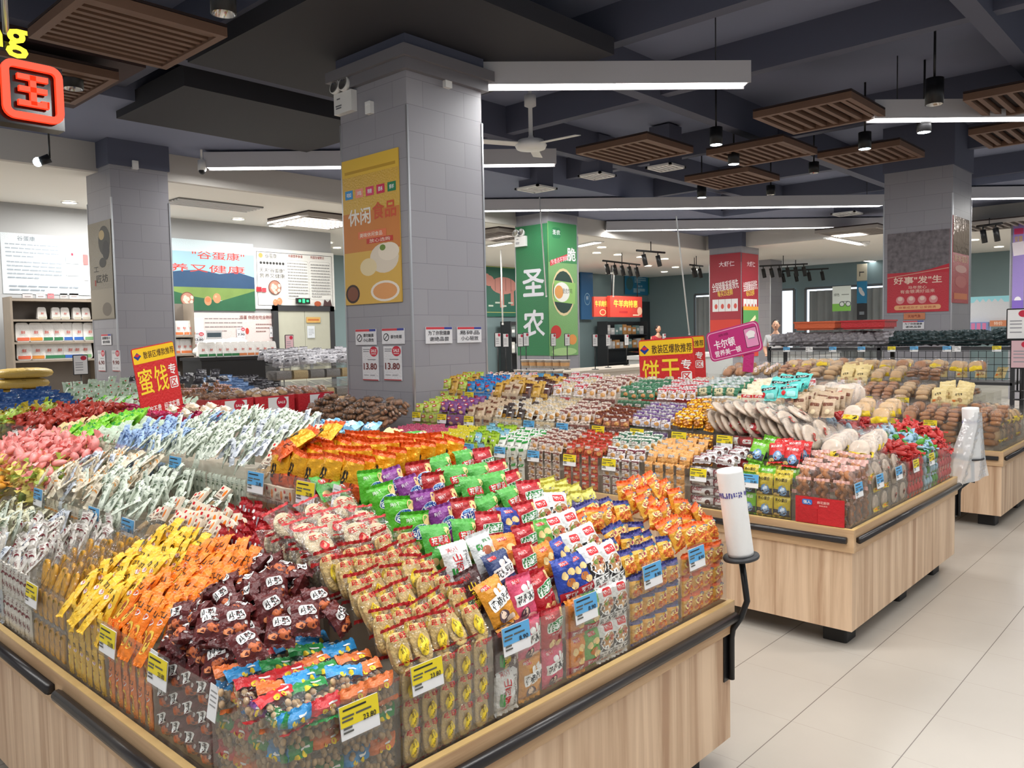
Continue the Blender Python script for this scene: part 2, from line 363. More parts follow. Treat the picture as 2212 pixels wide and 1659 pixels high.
slat_panel(11.5,3.9,3.9,1.05,'slatted panel just in front of the red poster pillar',8)
slat_panel(11.6,2.1,3.9,1.05,'slatted panel right of the red poster pillar top',7)
slat_panel(9.9,1.75,3.9,1.05,'slatted panel at the right edge of the ceiling',7)
# dropped dark rectangles between the beams on the left
b = MB(); b.bar((3.5,4.3,4.05),(6.1,7.1,4.2),DK3); struct(b.build('ceiling_panel_1'))
b = MB(); b.bar((3.7,7.6,4.0),(6.1,9.2,4.2),DK3); struct(b.build('ceiling_panel_2'))
b = MB(); b.bar((1.6,7.5,4.05),(3.3,9.3,4.2),pr('brown_panel_paint',(66,46,44),.75)); struct(b.build('ceiling_panel_3'))
# spotlights
SPOT = pr('spot_glow', (255,255,255), .4, emit=(225,245,255), es=22); CHROME = pr('reflector_chrome', (215,215,215), .12, .95)
def can_light(u, v, z, label, lit=True, r=.075, h=.2, ceil=4.55):
    p = az(u,v,z); o = empty('ceiling_spotlight', p, label, 'spotlight', 'black can spotlights')
    b = MB(); b.lathe([(r*.9,0),(r,0),(r,h),(0,h)], (0,0,0), BLACK, 20); b.build('housing', o)
    b = MB(); b.lathe([(r*.9,0),(r*.55,.05),(0,.055)], (0,0,0), SPOT if lit else CHROME, 20); b.build('lens', o)
    b = MB(); b.tube([(0,0,h),(0,0,ceil-z)], .012, BLACK, 6); b.build('stem', o)
for i,(u,v) in enumerate(((1547,313),(1585,355),(1868,322),(1996,286),(1516,427))):
    can_light(u, v, 3.75, ('lit black spotlight below the slatted panels, above the first lamp end','brightest lit spotlight right of the white ceiling vent','lit spotlight second from the right of the bright row','lit spotlight nearest the right edge of the picture','small lit spotlight just above the long thin lamp')[i])
can_light(483,30,3.75,'unlit black can downlight at the top left',False,.085,.25)
can_light(158,192,3.8,'unlit round downlight beside the red character sign',False,.085,.2)
can_light(2018,226,3.75,'unlit black can light above the red poster pillar',False,.085,.25)
can_light(1758,374,3.75,'small unlit downlight left of the red poster pillar',False,.07,.15)
can_light(1665,421,3.75,'small unlit downlight above the end of the long lamp',False,.07,.15)
p = az(83,350,3.55); o = empty('clip_spotlight', p, 'small lit spotlight left of the left pillar', 'spotlight')
b = MB(); b.tube([(0,0,0),(.1,-.05,.05)],[.045,.05],BLACK,12); b.tube([(.1,-.05,.05),(.1,-.05,.99)],.01,BLACK,6); b.build('housing',o)
b = MB(); b.ball((-.005,0,0),.05,SPOT); b.build('bulb',o)
# recessed downlights of the white ceilings
WARM = pr('downlight_glow', (255,250,238), .4, emit=(255,246,228), es=9)
def downlight(u, v, z, label, r=.1):
    p = az(u,v,z); o = empty('recessed_downlight', p, label, 'downlight', 'round recessed downlights')
    b = MB(); b.lathe([(r,0),(r*1.2,0),(r*1.2,-.012),(r,-.012)], (0,0,0), WHITE, 18); b.build('rim', o)
    b = MB(); b.lathe([(r,-.006),(0,-.006)], (0,0,0), WARM, 18); b.build('lens', o)
for u,v in ((150,437),(152,473),(92,488),(30,516),(515,473),(468,499),(402,511),(610,502),(638,527),(709,524),(728,535)): downlight(u,v,3.715,'glowing round downlight in the white ceiling over the egg shop')
for u,v in ((1300,534),(1289,546),(1335,550),(1384,555),(1436,559),(1459,577),(1400,574),(1316,590),(1435,587),(1507,582),(1520,592)): downlight(u,v,3.715,'glowing round downlight in the white ceiling behind the green pillar',.12)
for u,v in ((1640,583),(1665,583),(1731,588),(1762,588),(1747,601),(2104,518),(2158,533)): downlight(u,v,3.715,'glowing round downlight in the white ceiling near the red poster pillar',.12)
for (x,y) in ((1.5,12.4),(5.2,12.6),(8.2,12.6),(13.,14.2),(17.,14.2),(21.,14.2),(19.,7.),(23.,3.),(18.,1.)): area((x,y,3.66),1.6,1.2,140,0,(1,.97,.92))
# linear lamps let into the white ceilings
for nm,(u,v),(u2,v2) in (('slim recessed lamp left of the yellow poster pillar',(590,488),(735,466)),('slim recessed lamp right of the yellow poster pillar',(1047,514),(1112,503)),('short recessed lamp above the ox poster',(1060,531),(1100,524)),('slim recessed lamp right of the green pillar',(1247,532),(1292,523)),('slim recessed lamp left of the red poster pillar',(1793,514),(1864,528)),('thin recessed lamp beside the red poster pillar',(1872,563),(1905,567))):
    a, c2 = az(u,v,3.70), az(u2,v2,3.70); d = c2-a; o = empty('recessed_lamp', a, nm, 'ceiling lamp', None, math.atan2(d.y,d.x)); L = d.length
    b = MB(); b.bar((-.05,-.14,-.01),(L+.05,.14,.02),WHITE); b.build('tray',o); b = MB(); b.bar((0,-.09,-.014),(L,.09,-.01),DIFF); b.build('diffuser',o)
# ================================================================ ISLANDS, BINS, TAGS
WPAN = wood('laminate_vertical_grain', (228,199,168), (180,144,114), 2, 9); WRIM_X = wood('laminate_rim_x', (220,186,146), (182,144,106), 0, 9); WRIM_Y = wood('laminate_rim_y', (220,186,146), (182,144,106), 1, 9)
EDGE = pr('yellow_lit_board_edge', (226,190,128), .5, var=.2, vs=20); CREAM = pr('cream_board', (208,196,180), .6)  # board edge colour has the yellow light on the rim tops painted in
RAILM = pr('bumper_rubber', (38,34,34), .3)
ST, PZ0, RZ = .298, .097, .597      # bin pitch, underside, rim height
TOPS = (.81,.96,1.11)
def island(x0, y0, nx, ny, label, skirt=()):
    x1, y1 = x0+.02+nx*ST+.01, y0+.02+ny*ST+.01
    o = empty('display_island', ((x0+x1)/2,(y0+y1)/2,0), label, 'display island', 'wooden snack islands')
    L = Matrix.Translation((-(x0+x1)/2,-(y0+y1)/2,0))
    def P(n, fn): b = MB(); fn(b); q = b.build(n, o); q.data.transform(L); return q
    t = .018
    P('side_panel', lambda b: b.bar((x0+.012,y0+.012,PZ0),(x0+.012+t,y1-.012,.5),WPAN))
    P('side_panel', lambda b: b.bar((x0+.012+t,y0+.012,PZ0),(x1-.012,y0+.012+t,.5),WPAN))
    P('side_panel', lambda b: b.bar((x1-.012-t,y0+.012+t,PZ0),(x1-.012,y1-.012,.5),WPAN))
    P('side_panel', lambda b: b.bar((x0+.012+t,y1-.012-t,PZ0),(x1-.012-t,y1-.012,.5),WPAN))
    P('rim', lambda b: (b.bar((x0,y0,.485),(x0+.02,y1,RZ-.003),WRIM_Y), b.bar((x0,y0,RZ-.003),(x0+.02,y1,RZ),EDGE)))
    P('rim', lambda b: (b.bar((x0+.02,y0,.485),(x1,y0+.02,RZ-.003),WRIM_X), b.bar((x0+.02,y0,RZ-.003),(x1,y0+.02,RZ),EDGE)))
    P('rim', lambda b: b.bar((x1-.02,y0+.02,.485),(x1,y1,RZ),WRIM_Y)); P('rim', lambda b: b.bar((x0+.02,y1-.02,.485),(x1-.02,y1,RZ),WRIM_X))
    def rail(pa, pb, ax_):
        def f(b):
            b.tube([pa,pb],.017,RAILM,10)
            for s in (.06,.94):
                p = [a+(c-a)*s for a,c in zip(pa,pb)]; q = list(p); q[ax_] += .014; b.tube([p,q],.009,BLACK,8)
        P('bumper_rail', f)
    n = max(1, round((y1-y0)/1.2)); s = (y1-y0)/n
    for k in range(n): rail((x0-.014,y0+k*s+.03,.545),(x0-.014,y0+(k+1)*s-.03,.545),0)
    n = max(1, round((x1-x0)/1.8)); s = (x1-x0)/n
    for k in range(n): rail((x0+k*s+.03,y0-.014,.545),(x0+(k+1)*s-.02,y0-.014,.545),1)
    xs = [x0+.1,(x0+x1)/2,x1-.26]; ys = [y0+.07+i*(y1-y0-.24)/max(1,round((y1-y0)/1.2)) for i in range(max(1,round((y1-y0)/1.2))+1)]
    for x in xs:
        for y in ys: P('foot', lambda b: b.rbox((x+.07,y+.06,PZ0/2),(.14,.12,PZ0),RUBBER,.012,2,None,2))
    def plinth(b):
        for k in range(3 if nx > 2 else 1):
            d = .03+k*ST+.055; b.bar((x0+d,y0+d,.5 if k == 0 else TOPS[k-1]-.12),(x1-d,y1-d,TOPS[k]-.12),CREAM)
    P('stepped_plinth', plinth)
    return o
def make_bin():
    o = MB(); w, d, t = ST-.006, ST-.006, .0035
    o.bar((-w/2,-d/2,.0),(w/2,-d/2+t,.21),ACRYL); r = o.build('acrylic_bin')
    for sx in (-1,1): b = MB(); b.bar((sx*w/2-(t if sx > 0 else 0),-d/2+t,0),(sx*w/2+(0 if sx > 0 else t),d/2-.01,.205),ACRYL); b.build('side_panel',r)
    return r
_bin = make_bin(); _binused = [0]
def bin_at(x, y, face, z, label, group):
    """face '-x' or '-y': which way its front looks; (x,y) centre"""
    o = copy_tree(_bin) if _binused[0] else _bin; _binused[0] = 1
    o.location = (x,y,z); o.rotation_euler = (0,0,-PI/2 if face == '-x' else 0); tag(o, label, 'bin', group); return o
YEL = ink((236,214,44)); BLU = ink((96,172,224)); DKI = ink((40,40,44))
def make_tag(kind, price):
    o = plaque('price_tag', .1, .07, PAPER if True else None, [], .002)
    p = MB(); m = {'y':YEL,'b':BLU,'w':PAPER}[kind]
    flat(p, rect2d(.1,.044), m, (0,.013), 0, .0012)
    for i,(u,v,wd) in enumerate(((-.012,.026,.06),(-.03,.012,.03),(-.032,.004,.028),(.01,.012,.04),(-.033,-.012,.022),(-.032,-.02,.026))): flat(p, rect2d(wd,.004), DKI if i == 0 else ink((90,90,84)), (u,v), 0, .002)
    flat(p, fit_text(price,.034,.012,.015), DKI, (.024,-.003), 0, .0024); p.build('print', o)
    b = MB(); b.box((0,.002,.002),(.104,.003,.082),ACRYL); b.bar((-.052,-.004,-.04),(.052,.0,-.036),ACRYL); b.build('holder', o)
    return o
_tags = {}
def price(kind, x, y, z, face, label, pr_='23.80', s=1.0, tilt=0):
    k = (kind, pr_)
    if k in _tags: o = copy_tree(_tags[k])
    else: o = make_tag(kind, pr_); _tags[k] = o
    o.location = (x-.008,y,z) if face == '-x' else (x,y-.008,z); o.rotation_euler = (-.12,tilt,-PI/2 if face == '-x' else 0); o.scale = (s,s,s)
    return tag(o, label, 'price tag', {'y':'yellow price tags','b':'blue price tags','w':'white price slips'}[kind])
def slip(x, y, z, face, label, h=.075):
    b = MB(); b.box((0,0,0),(.038,.0015,h),PAPER); o = b.build('price_slip'); p = MB()
    for k in range(4): flat(p, rect2d(.026,.003), ink((150,150,150)), (0,h/2-.014-.01*k), 0, .0012)
    p.build('print', o); o.location = (x-.006,y,z) if face == '-x' else (x,y-.006,z); o.rotation_euler = (-.15,.06,-PI/2 if face == '-x' else 0); tag(o, label, 'price tag', 'white price slips')
I1, I2, I3 = (.78,1.34), (3.87,1.38), (7.0,1.39)
island(*I1,6,16,'nearest wooden island at the bottom left, full of crackers and chips')
island(*I2,6,12,'second wooden island across the aisle, full of wrapped biscuits')
island(3.87,4.985,1,4,'narrow wooden island in front of the grey pillar, with walnut cakes')
island(*I3,6,14,'third wooden island behind the hanging plastic bag, full of bread')
def bx(I, k, tier):   # centre of bin k on the -y side (tier t)
    return I[0]+.02+ST*(k+.5), I[1]+.02+ST*(tier+.5)
def by(I, k, tier): return I[0]+.02+ST*(tier+.5), I[1]+.02+ST*(k+.5)
BZ = (.6,.755,.905)
for I,nm,ny in ((I1,'nearest island',16),(I2,'second island',12),(I3,'third island',10)):
    for t in range(3):
        for k in range(t, ny):
            x,y = by(I,k,t); bin_at(x,y,'-x',BZ[t],'clear acrylic bin on the long aisle side of the %s, %s step' % (nm,('lowest','middle','top')[t]),'clear bins, %s' % nm)
        for k in range(t+1, 6-t):
            x,y = bx(I,k,t); bin_at(x,y,'-y',BZ[t],'clear acrylic bin on the short floor side of the %s, %s step' % (nm,('lowest','middle','top')[t]),'clear bins, %s' % nm)
x,y = bx(I1,0,0)
for I,nm in ((I1,'nearest island'),(I2,'second island'),(I3,'third island')):
    x,y = bx(I,0,0); bin_at(x,y,'-y',.6,'clear acrylic bin at the near corner of the %s' % nm,'clear bins, %s' % nm)
# ---- plastic bag rolls on bent stands
ROLL = pr('white_bag_roll', (240,240,238), .45, bump=.15, bs=30); INKB = ink((88,84,160))
def roll_stand(base, top, r, h, lean, label, full=True):
    """base: bracket point on the panel; top: plate centre; lean: unit axis of the roll"""
    bx_, tp, ln = Vector(base), Vector(top), Vector(lean).normalized()
    o = empty('bag_roll_stand', (bx_.x,bx_.y,0), label, 'bag roll stand', 'bag roll stands'); Lm = Matrix.Translation((-bx_.x,-bx_.y,0))
    d = tp-bx_; dh = Vector((d.x,d.y,0))
    b = MB(); b.box(bx_-Vector((0,0,.0)),(.05,.008,.17),BLACK); q = b.build('bracket', o); q.data.transform(Lm)
    b = MB(); b.tube([bx_+Vector((.01,-.014,-.08)),bx_+Vector((.01,-.014,.07)),bx_+Vector((.012,-.014,.1))+dh*.08,bx_+dh*.75+Vector((0,-.014,.145)),tp-ln*.16+Vector((0,0,0)),tp-ln*.005],.011,BLACK,12); q = b.build('pole', o); q.data.transform(Lm)
    rot = Vector((0,0,1)).rotation_difference(ln).to_matrix().to_4x4(); M = Matrix.Translation(tp) @ rot
    b = MB(); b.lathe([(0,-.006),(r*1.35,-.006),(r*1.4,0),(r*1.35,.006),(0,.006)],(0,0,0),DARKGREY,28,M); q = b.build('plate', o); q.data.transform(Lm)
    rr = MB(); rr.lathe([(r*.35,.008),(r*.98,.008),(r,.02),(r*.99,h*.5),(r,h-.01),(r*.97,h),(r*.4,h),(r*.38,h-.02),(r*.38,.02)],(0,0,0),ROLL,32,M); ro = rr.build('plastic_bag_roll')
    p = MB(); n = 34
    for k in range(n):
        a = 2*PI*k/n
        for z,hh in ((h*.70,.006),(h*.715,.005),(h*.73,.007),(h*.745,.005)):
            if R.random() < .75:
                rr_ = r+.0012; w_ = 2*PI/n*R.uniform(.4,.85)
                p.add([(rr_*math.cos(a),rr_*math.sin(a),z),(rr_*math.cos(a+w_),rr_*math.sin(a+w_),z),(rr_*math.cos(a+w_),rr_*math.sin(a+w_),z+hh),(rr_*math.cos(a),rr_*math.sin(a),z+hh)],[(0,1,2,3)],INKB,False,M)
    p.build('print', ro); tag(ro, label.replace('black bent stand holding','').replace('black bent stand behind','roll').strip(), 'plastic bag roll', 'plastic bag rolls'); return ro, M
lean = (-_r0*.13+Vector((0,0,1)))
P = ay(1601,1203,1.315)
ro,_ = roll_stand((2.56,1.352,.40), P, .0455, .315, lean, 'black bent stand holding a full roll of white bags at the nearest island corner')
ro['label'] = 'full white bag roll with blue print at the nearest island corner'
P2 = ay(2100,990,1.33)
ro2,M2 = roll_stand((5.70,1.392,.42), P2, .05, .33, -_r0*.05+Vector((0,0,1)), 'black bent stand on the second island under the draped bag')
ro2['label'] = 'white bag roll with a bag pulled off it, at the second island corner'
# the bag pulled off the far roll
SHEET = clear('plastic_bag_film', haze=.55, gl=.35, rough=.2, bump=.8, bs=16)
b = MB(); vs = []; fs = []; nu, nv = 14, 16; c0 = P2+Vector((0,0,.30))
for j in range(nv+1):
    s = j/nv; wd = .10+.26*s**1.1; z = .30-.46*s; off = -.05*s
    for i in range(nu+1):
        q = i/nu-.5; lo = .13*max(0,-q)*s*2.0
        pt = P2+_r0*(wd*q+off-.04*s)+Vector((0,0,z-lo+.05*max(0,q)*s*2))-_f*(.055*math.cos(q*2.6)+.016*math.sin(q*17+s*4)*s+.02*s)
        vs.append(pt)
for j in range(nv):
    for i in range(nu): fs.append((j*(nu+1)+i,j*(nu+1)+i+1,(j+1)*(nu+1)+i+1,(j+1)*(nu+1)+i))
b.add(vs,fs,SHEET,True); q = b.build('bag_sheet'); q.parent = ro2
# ================================================================ PACK PROTOTYPES
class Pack:
    def __init__(s, root, cat, h, w, t): s.o = root; s.cat = cat; s.h = h; s.w = w; s.t = t; s.n = 0
    def put(s, M, label, group):
        o = copy_tree(s.o) if s.n else s.o; s.n += 1
        o.matrix_world = M; tag(o, label, s.cat, group); return o
def prof(u, v, p=.55): return max(0,1-abs(u)**2.4)**p*max(0,1-abs(v)**3.2)**.6
def pillow(name, cat, w, h, t, base, bands=(), decals=(), seal=.012, nx=8, nz=12, wr=.0016, sealmat=None, sealpart=False, back=None, seed=1, inner=None, p=.55):
    """pack standing in the local XZ plane (origin at centre), front towards -Y. bands: (v0,v1,mat) v in -1..1; decals: (shape,mat,(x,z),rot)"""
    rr = random.Random(seed); b = MB(); hh = h/2-seal; w2 = w/2
    ph = [rr.uniform(0,6.28) for _ in range(6)]
    def surf(x, z, sgn):
        u, v = x/w2, z/hh
        e = prof(u,v,p); wv = wr*(math.sin(u*7+ph[0]+v*3)+math.sin(v*9+ph[1]-u*4)+.6*math.sin(u*15+v*13+ph[2]))*min(1,e*3+.25)
        return sgn*(t/2*e)+wv
    def ex(x, z): return x*(1-.05*(1-(z/hh)**2)), z
    def cellmat(z):
        v = z/hh
        for v0,v1,m in bands:
            if v0 <= v <= v1: return m
        return base
    for sgn in (-1,1):
        for j in range(nz):
            za, zb = -hh+2*hh*j/nz, -hh+2*hh*(j+1)/nz; m = cellmat((za+zb)/2)
            if sgn > 0 and back: m = back
            vs = []
            for z in (za,zb):
                for i in range(nx+1):
                    x = -w2+w*i/nx; X,Z = ex(x,z); vs.append((X,surf(x,z,sgn),Z))
            fs = [(i,i+1,nx+2+i,nx+1+i) if sgn < 0 else (i+1,i,nx+1+i,nx+2+i) for i in range(nx)]
            b.add(vs, fs, m, True)
    sbs = []; sm = sealmat or base
    if seal:
        for q in (-1,1):
            sb = MB() if sealpart else b; sbs.append(sb)
            vs = []; n = nx*2
            for k,zz in enumerate((hh,hh+seal*.5,h/2)):
                for i in range(n+1):
                    x = -w2+w*i/n; zz2 = zz+(.0025*((i%2)*2-1)*.5 if k == 2 else 0); y = surf(x,q*hh,-1) if k == 0 else .0022*math.sin(i*1.3+ph[3]+q)*(k)+(.004*k*math.sin(ph[4]+q))
                    vs.append((ex(x,hh)[0],y,q*zz2))
            fs = []
            for k in range(2):
                for i in range(n): a = k*(n+1)+i; fs.append((a,a+1,a+n+2,a+n+1) if q > 0 else (a+1,a,a+n+1,a+n+2))
            sb.add(vs, fs, sm, False)
    for k,d in enumerate(decals):
        sh, m, c = d[:3]; rot = d[3] if len(d) > 3 else 0; ca, sa = math.cos(rot), math.sin(rot)
        vs, fs = split2d(*sh, max(w,h)/9); V = []
        for x,y,dz in vs:
            X, Z = c[0]+x*ca-y*sa, c[1]+x*sa+y*ca; X = max(-w2*.97,min(w2*.97,X)); Z = max(-hh*.985,min(hh*.985,Z))
            V.append((ex(X,Z)[0], surf(X,Z,-1)-.0007-.00022*k-dz*.4, Z))
        b.add(V, fs, m, True)
    o = b.build(name)
    if sealpart:
        for sb in sbs: sb.build('crimped_seal', o)
    return Pack(o, cat, h, w, t), surf
def gband(bm_name, w, h, t): pass
I_ = ink
RED, WHI, GRN, NAV, YL, BRN, MAR, TAN, BLK, ORG, PNK = [I_(c) for c in ((206,34,40),(246,246,242),(48,150,62),(34,58,120),(246,214,52),(98,52,30),(118,30,38),(226,190,132),(34,30,30),(240,128,36),(226,80,130))]
def tx(s,w,h,m,c,rot=0,bold=.014): return (fit_text(s,w,h,bold),m,c,rot)
def ov(w,h,m,c,rot=0): return (oval2d(w,h),m,c,rot)
def rc(w,h,m,c,rot=0): return (rrect2d(w,h,min(w,h)*.25),m,c,rot)
K = {}
CHIP = I_((238,206,140))
# --- potato-chip style bags (near): part = crimped seal
def chips(key, col, items, w=.135, h=.185, t=.05, seed=1, cat='snack bag', **kw):
    m = film(col); K[key], _ = pillow('snack_bag', cat, w, h, t, m, (), items, .012, 10, 14, .0022, None, True, None, seed, **kw)
def wheat(key, col, seed): 
    chips(key, col, [ov(.046,.042,CHIP,(.046,.055)), ov(.04,.036,CHIP,(-.01,-.04)), ov(.03,.034,I_((206,160,80)),(.05,-.05)), ov(.104,.058,WHI,(.012,.012),.16), ov(.098,.052,I_((30,72,150)),(.012,.012),.16), ov(.05,.012,I_((120,170,220)),(0,.031),.2),
        tx('可比丫',.082,.03,WHI,(.012,.01),.16,.02), tx('阿小丫',.04,.014,WHI,(-.03,.06),.1), tx('CRISPY',.04,.008,WHI,(-.035,-.058)), tx('WHEAT CHIPS',.06,.008,YL,(-.02,-.07))], seed=seed)
wheat('wheat_g',(84,176,40),1); wheat('wheat_p',(126,48,132),2); wheat('wheat_r',(176,40,40),3)
chips('cucumber',(74,166,62),[ov(.03,.034,CHIP,(.045,.058)),(rrect2d(.1,.034,.008),RED,(.0,.022),.06),tx('拍黄瓜',.086,.03,WHI,(0,.024),.06,.02),tx('Pai Huang Gua',.07,.008,WHI,(0,-.006)),ov(.06,.034,I_((36,110,50)),(.015,-.032),.4),ov(.034,.026,I_((226,240,200)),(.04,-.046)),ov(.046,.042,CHIP,(.0,-.062)),ov(.036,.03,CHIP,(-.042,-.056))],seed=4)
chips('tomato',(186,34,44),[ov(.028,.034,CHIP,(.048,.062)),(rrect2d(.044,.016,.004),I_((236,110,110)),(-.03,.058),.08),tx('阿小丫',.038,.012,WHI,(-.03,.058),.08),(rrect2d(.112,.042,.008),I_((230,240,228)),(.006,.018),.1),(rrect2d(.106,.037,.008),I_((40,128,62)),(.006,.018),.1),tx('拍番茄',.09,.028,WHI,(.006,.018),.1,.02),tx('Pai Fan Qie',.07,.009,WHI,(.01,-.014),.05),ov(.04,.03,CHIP,(-.02,-.055),.6),ov(.04,.03,CHIP,(.02,-.06),-.5),ov(.03,.02,I_((150,24,30)),(.03,-.035))],seed=5)
def guoba(key, col, seed): chips(key, col, [(rrect2d(.044,.016,.004),RED,(-.03,.066),.05),tx('阿小丫',.04,.012,WHI,(-.03,.066),.05),ov(.03,.03,WHI,(.0,.036)),ov(.026,.028,WHI,(.03,.044)),ov(.024,.024,WHI,(.05,.03)),(rrect2d(.116,.044,.004),WHI,(.004,.004),.12),tx('花椒锅巴',.104,.03,BLK,(.004,.004),.12,.02),ov(.05,.046,I_((90,70,80)),(-.015,-.052)),ov(.03,.03,I_((240,214,190)),(-.016,-.046)),ov(.06,.03,I_((240,220,200)),(.02,-.07))],seed=seed,h=.178)
guoba('guoba_o',(214,142,34),6); guoba('guoba_p',(222,84,118),7); guoba('guoba_n',(38,56,104),8)
def yam(key, col, ch, seed): chips(key, col, [tx('阿小丫',.05,.018,RED,(-.02,.066),.08,.02),tx('SHANYAOBOPIAN',.12,.016,BLK if ch else WHI,(.036,-.01),-PI/2),tx('山',.034,.03,RED if ch else YL,(-.012,.03),0,.03),tx('药',.034,.03,RED if ch else YL,(-.012,-.004),0,.03),tx('薄',.034,.03,RED if ch else YL,(-.012,-.038),0,.03),tx('片',.03,.026,RED if ch else YL,(-.012,-.068),0,.03),rc(.01,.05,GRN,(-.046,-.03),.1),rc(.01,.05,GRN,(-.034,-.034),-.05)],seed=seed)
yam('yam_w',(226,226,224),True,9); yam('yam_b',(70,40,38),False,10)
chips('nut_w',(228,230,228),[tx('坚果脆',.05,.014,GRN,(.02,.05)),rc(.034,.024,GRN,(-.03,.03)),tx('烤',.02,.016,WHI,(-.03,.03)),ov(.05,.036,I_((190,110,80)),(.0,.01)),ov(.03,.026,CHIP,(.034,.004)),tx('NUT',.05,.02,BLK,(-.02,-.04))],seed=11)
def squad(key, col, seed): chips(key, col, [(rrect2d(.044,.016,.004),RED,(-.01,.068),.08),tx('阿小丫',.04,.012,WHI,(-.01,.068),.08),ov(.05,.03,CHIP,(.02,.03)),ov(.04,.034,CHIP,(-.026,.02)),ov(.06,.034,I_((196,120,60)),(.0,-.012)),ov(.05,.03,CHIP,(.022,-.03)),(rrect2d(.13,.036,.004),I_((176,34,44)),(0,-.064)),tx('两只脆',.08,.024,WHI,(.0,-.064),0,.02)],seed=seed)
squad('squad_o',(226,136,38),12); squad('squad_b',(38,66,160),13); squad('squad_g',(92,168,60),14)
chips('noodle',(238,238,236),[rc(.066,.034,RED,(.0,.068),.0),tx('阿小丫',.05,.016,WHI,(.0,.068)),(rect2d(.134,.07),BLK,(0,-.008)),ov(.11,.092,WHI,(.0,.006)),ov(.096,.08,I_((196,150,104)),(.0,.006)),ov(.05,.03,I_((176,74,50)),(.016,.016)),ov(.04,.022,I_((120,160,70)),(-.012,.02)),ov(.04,.02,I_((226,190,140)),(.01,-.014)),(rect2d(.13,.05),I_((236,236,232)),(0,-.066)),tx('武汉热干面',.116,.026,BLK,(0,-.058),.05,.03),tx('香辣味',.05,.01,RED,(-.02,-.08))],seed=15,h=.2)
def mimi(key, top, seed): 
    m = film((238,176,56)); K[key], _ = pillow('noodle_snack_bag','snack bag',.1,.125,.042,m,[(.62,1.1,film(top))],[ov(.08,.05,I_((206,96,40)),(.0,-.02)),ov(.05,.034,I_((236,150,70)),(.014,-.03)),ov(.03,.026,I_((198,50,30)),(.0,-.036)),(rrect2d(.075,.03,.01),I_((250,226,150)),(0,.014),.2),tx('咪咪',.056,.024,I_((170,28,90)),(0,.014),.2,.03),rc(.03,.01,I_((30,110,160)),(.03,.034))],.01,9,12,.003,film(top),True,None,seed)
mimi('mimi_o',(232,100,34),16); mimi('mimi_n',(52,52,120),17)
K['violet'], _ = pillow('violet_snack_bag','snack bag',.105,.13,.045,film((128,124,176)),[(.6,1.1,film((222,216,110)))],[((([(-.05,0),(-.03,-.022),(-.012,0),(.008,-.022),(.028,0),(.05,-.02),(.05,.014),(-.05,.014)]),[list(range(8))]),film((222,216,110)),(0,.03)),tx('香脆',.03,.014,WHI,(-.02,-.0))],.01,8,10,.0025,film((214,206,100)),True,None,18)
GO, GO2 = film((232,168,30),.35), film((226,92,30),.3)
K['goldbag'], _ = pillow('golden_rice_crust_bag','snack bag',.145,.19,.045,GO,[(-1.1,-.18,GO2),(.84,1.1,GO2)],[ov(.05,.05,BLK,(-.02,.01),.5),ov(.03,.05,BLK,(-.034,-.004),.2),ov(.02,.02,I_((240,180,60)),(-.02,.012)),tx('锅巴',.02,.04,BLK,(.034,-.03),0,.02),tx('味',.016,.016,BLK,(-.05,-.05))],.012,10,14,.003,GO2,True,None,19)
# --- small maroon packs, corn sticks
K['maroon'], _ = pillow('maroon_snack_packet','snack packet',.085,.105,.045,film((92,32,32)),(),[ov(.04,.03,I_((196,104,60)),(.012,-.022)),ov(.026,.02,I_((214,130,80)),(-.02,-.03)),(rrect2d(.05,.03,.007),WHI,(.0,.014),.25),tx('小酥',.042,.023,BLK,(.0,.014),.25,.03),tx('香',.01,.012,WHI,(.028,-.004))],.009,8,10,.003,None,True,None,20,p=.8)
def stick(key, col, seed, w=.046, h=.19, t=.022): K[key], _ = pillow('corn_stick_packet','snack packet',w,h,t,film(col),[(.86,1.1,film(tuple(min(255,c+14) for c in col)))],[ov(.03,.07,I_((232,196,80)),(.0,-.03)),ov(.016,.055,I_((150,80,40)),(.002,-.03)),tx('口口',.03,.016,BLK,(-.002,.05),0,.03),ov(.018,.018,WHI,(.008,.028)),tx('妙',.014,.014,I_((206,60,30)),(.008,.028))],.01,6,14,.0012,None,True,None,seed,p=.8)
stick('corn_o',(240,128,30),21); stick('corn_y',(238,190,52),22)
# --- thin milk sticks with an arched band
def milk(key, col, band, txt, seed, w=.036, h=.115, t=.012):
    arc = ([(-.014,-.004),(-.007,.001),(0,.003),(.007,.001),(.014,-.004),(.013,.003),(.007,.008),(0,.01),(-.007,.008),(-.013,.003)],[list(range(10))])
    K[key], _ = pillow({'milk_m':'white','milk_s':'sage','milk_c':'cream','milk_gb':'grey','milk_b':'blue','milk_y':'yellow'}[key]+'_milk_stick_packet','sweet',w,h,t,film(col),(),[(arc,I_(band),(0,.018)),tx('奶棒',.016,.028,I_(txt),(.0,-.012),0,.01),rc(.02,.003,I_(txt),(0,.034)),rc(.02,.002,I_(txt),(0,.04))],.008,4,8,.0016,None,False,None,seed,p=.7)
milk('milk_m',(232,228,220),(120,40,48),(130,70,70),23); milk('milk_s',(214,222,206),(92,112,84),(90,108,90),24); milk('milk_c',(232,220,196),(222,150,70),(150,130,100),25); milk('milk_gb',(206,212,220),(70,84,110),(96,104,120),26); milk('milk_b',(158,186,222),(70,96,150),(80,96,140),27); milk('milk_y',(222,220,190),(170,150,70),(130,120,90),28)
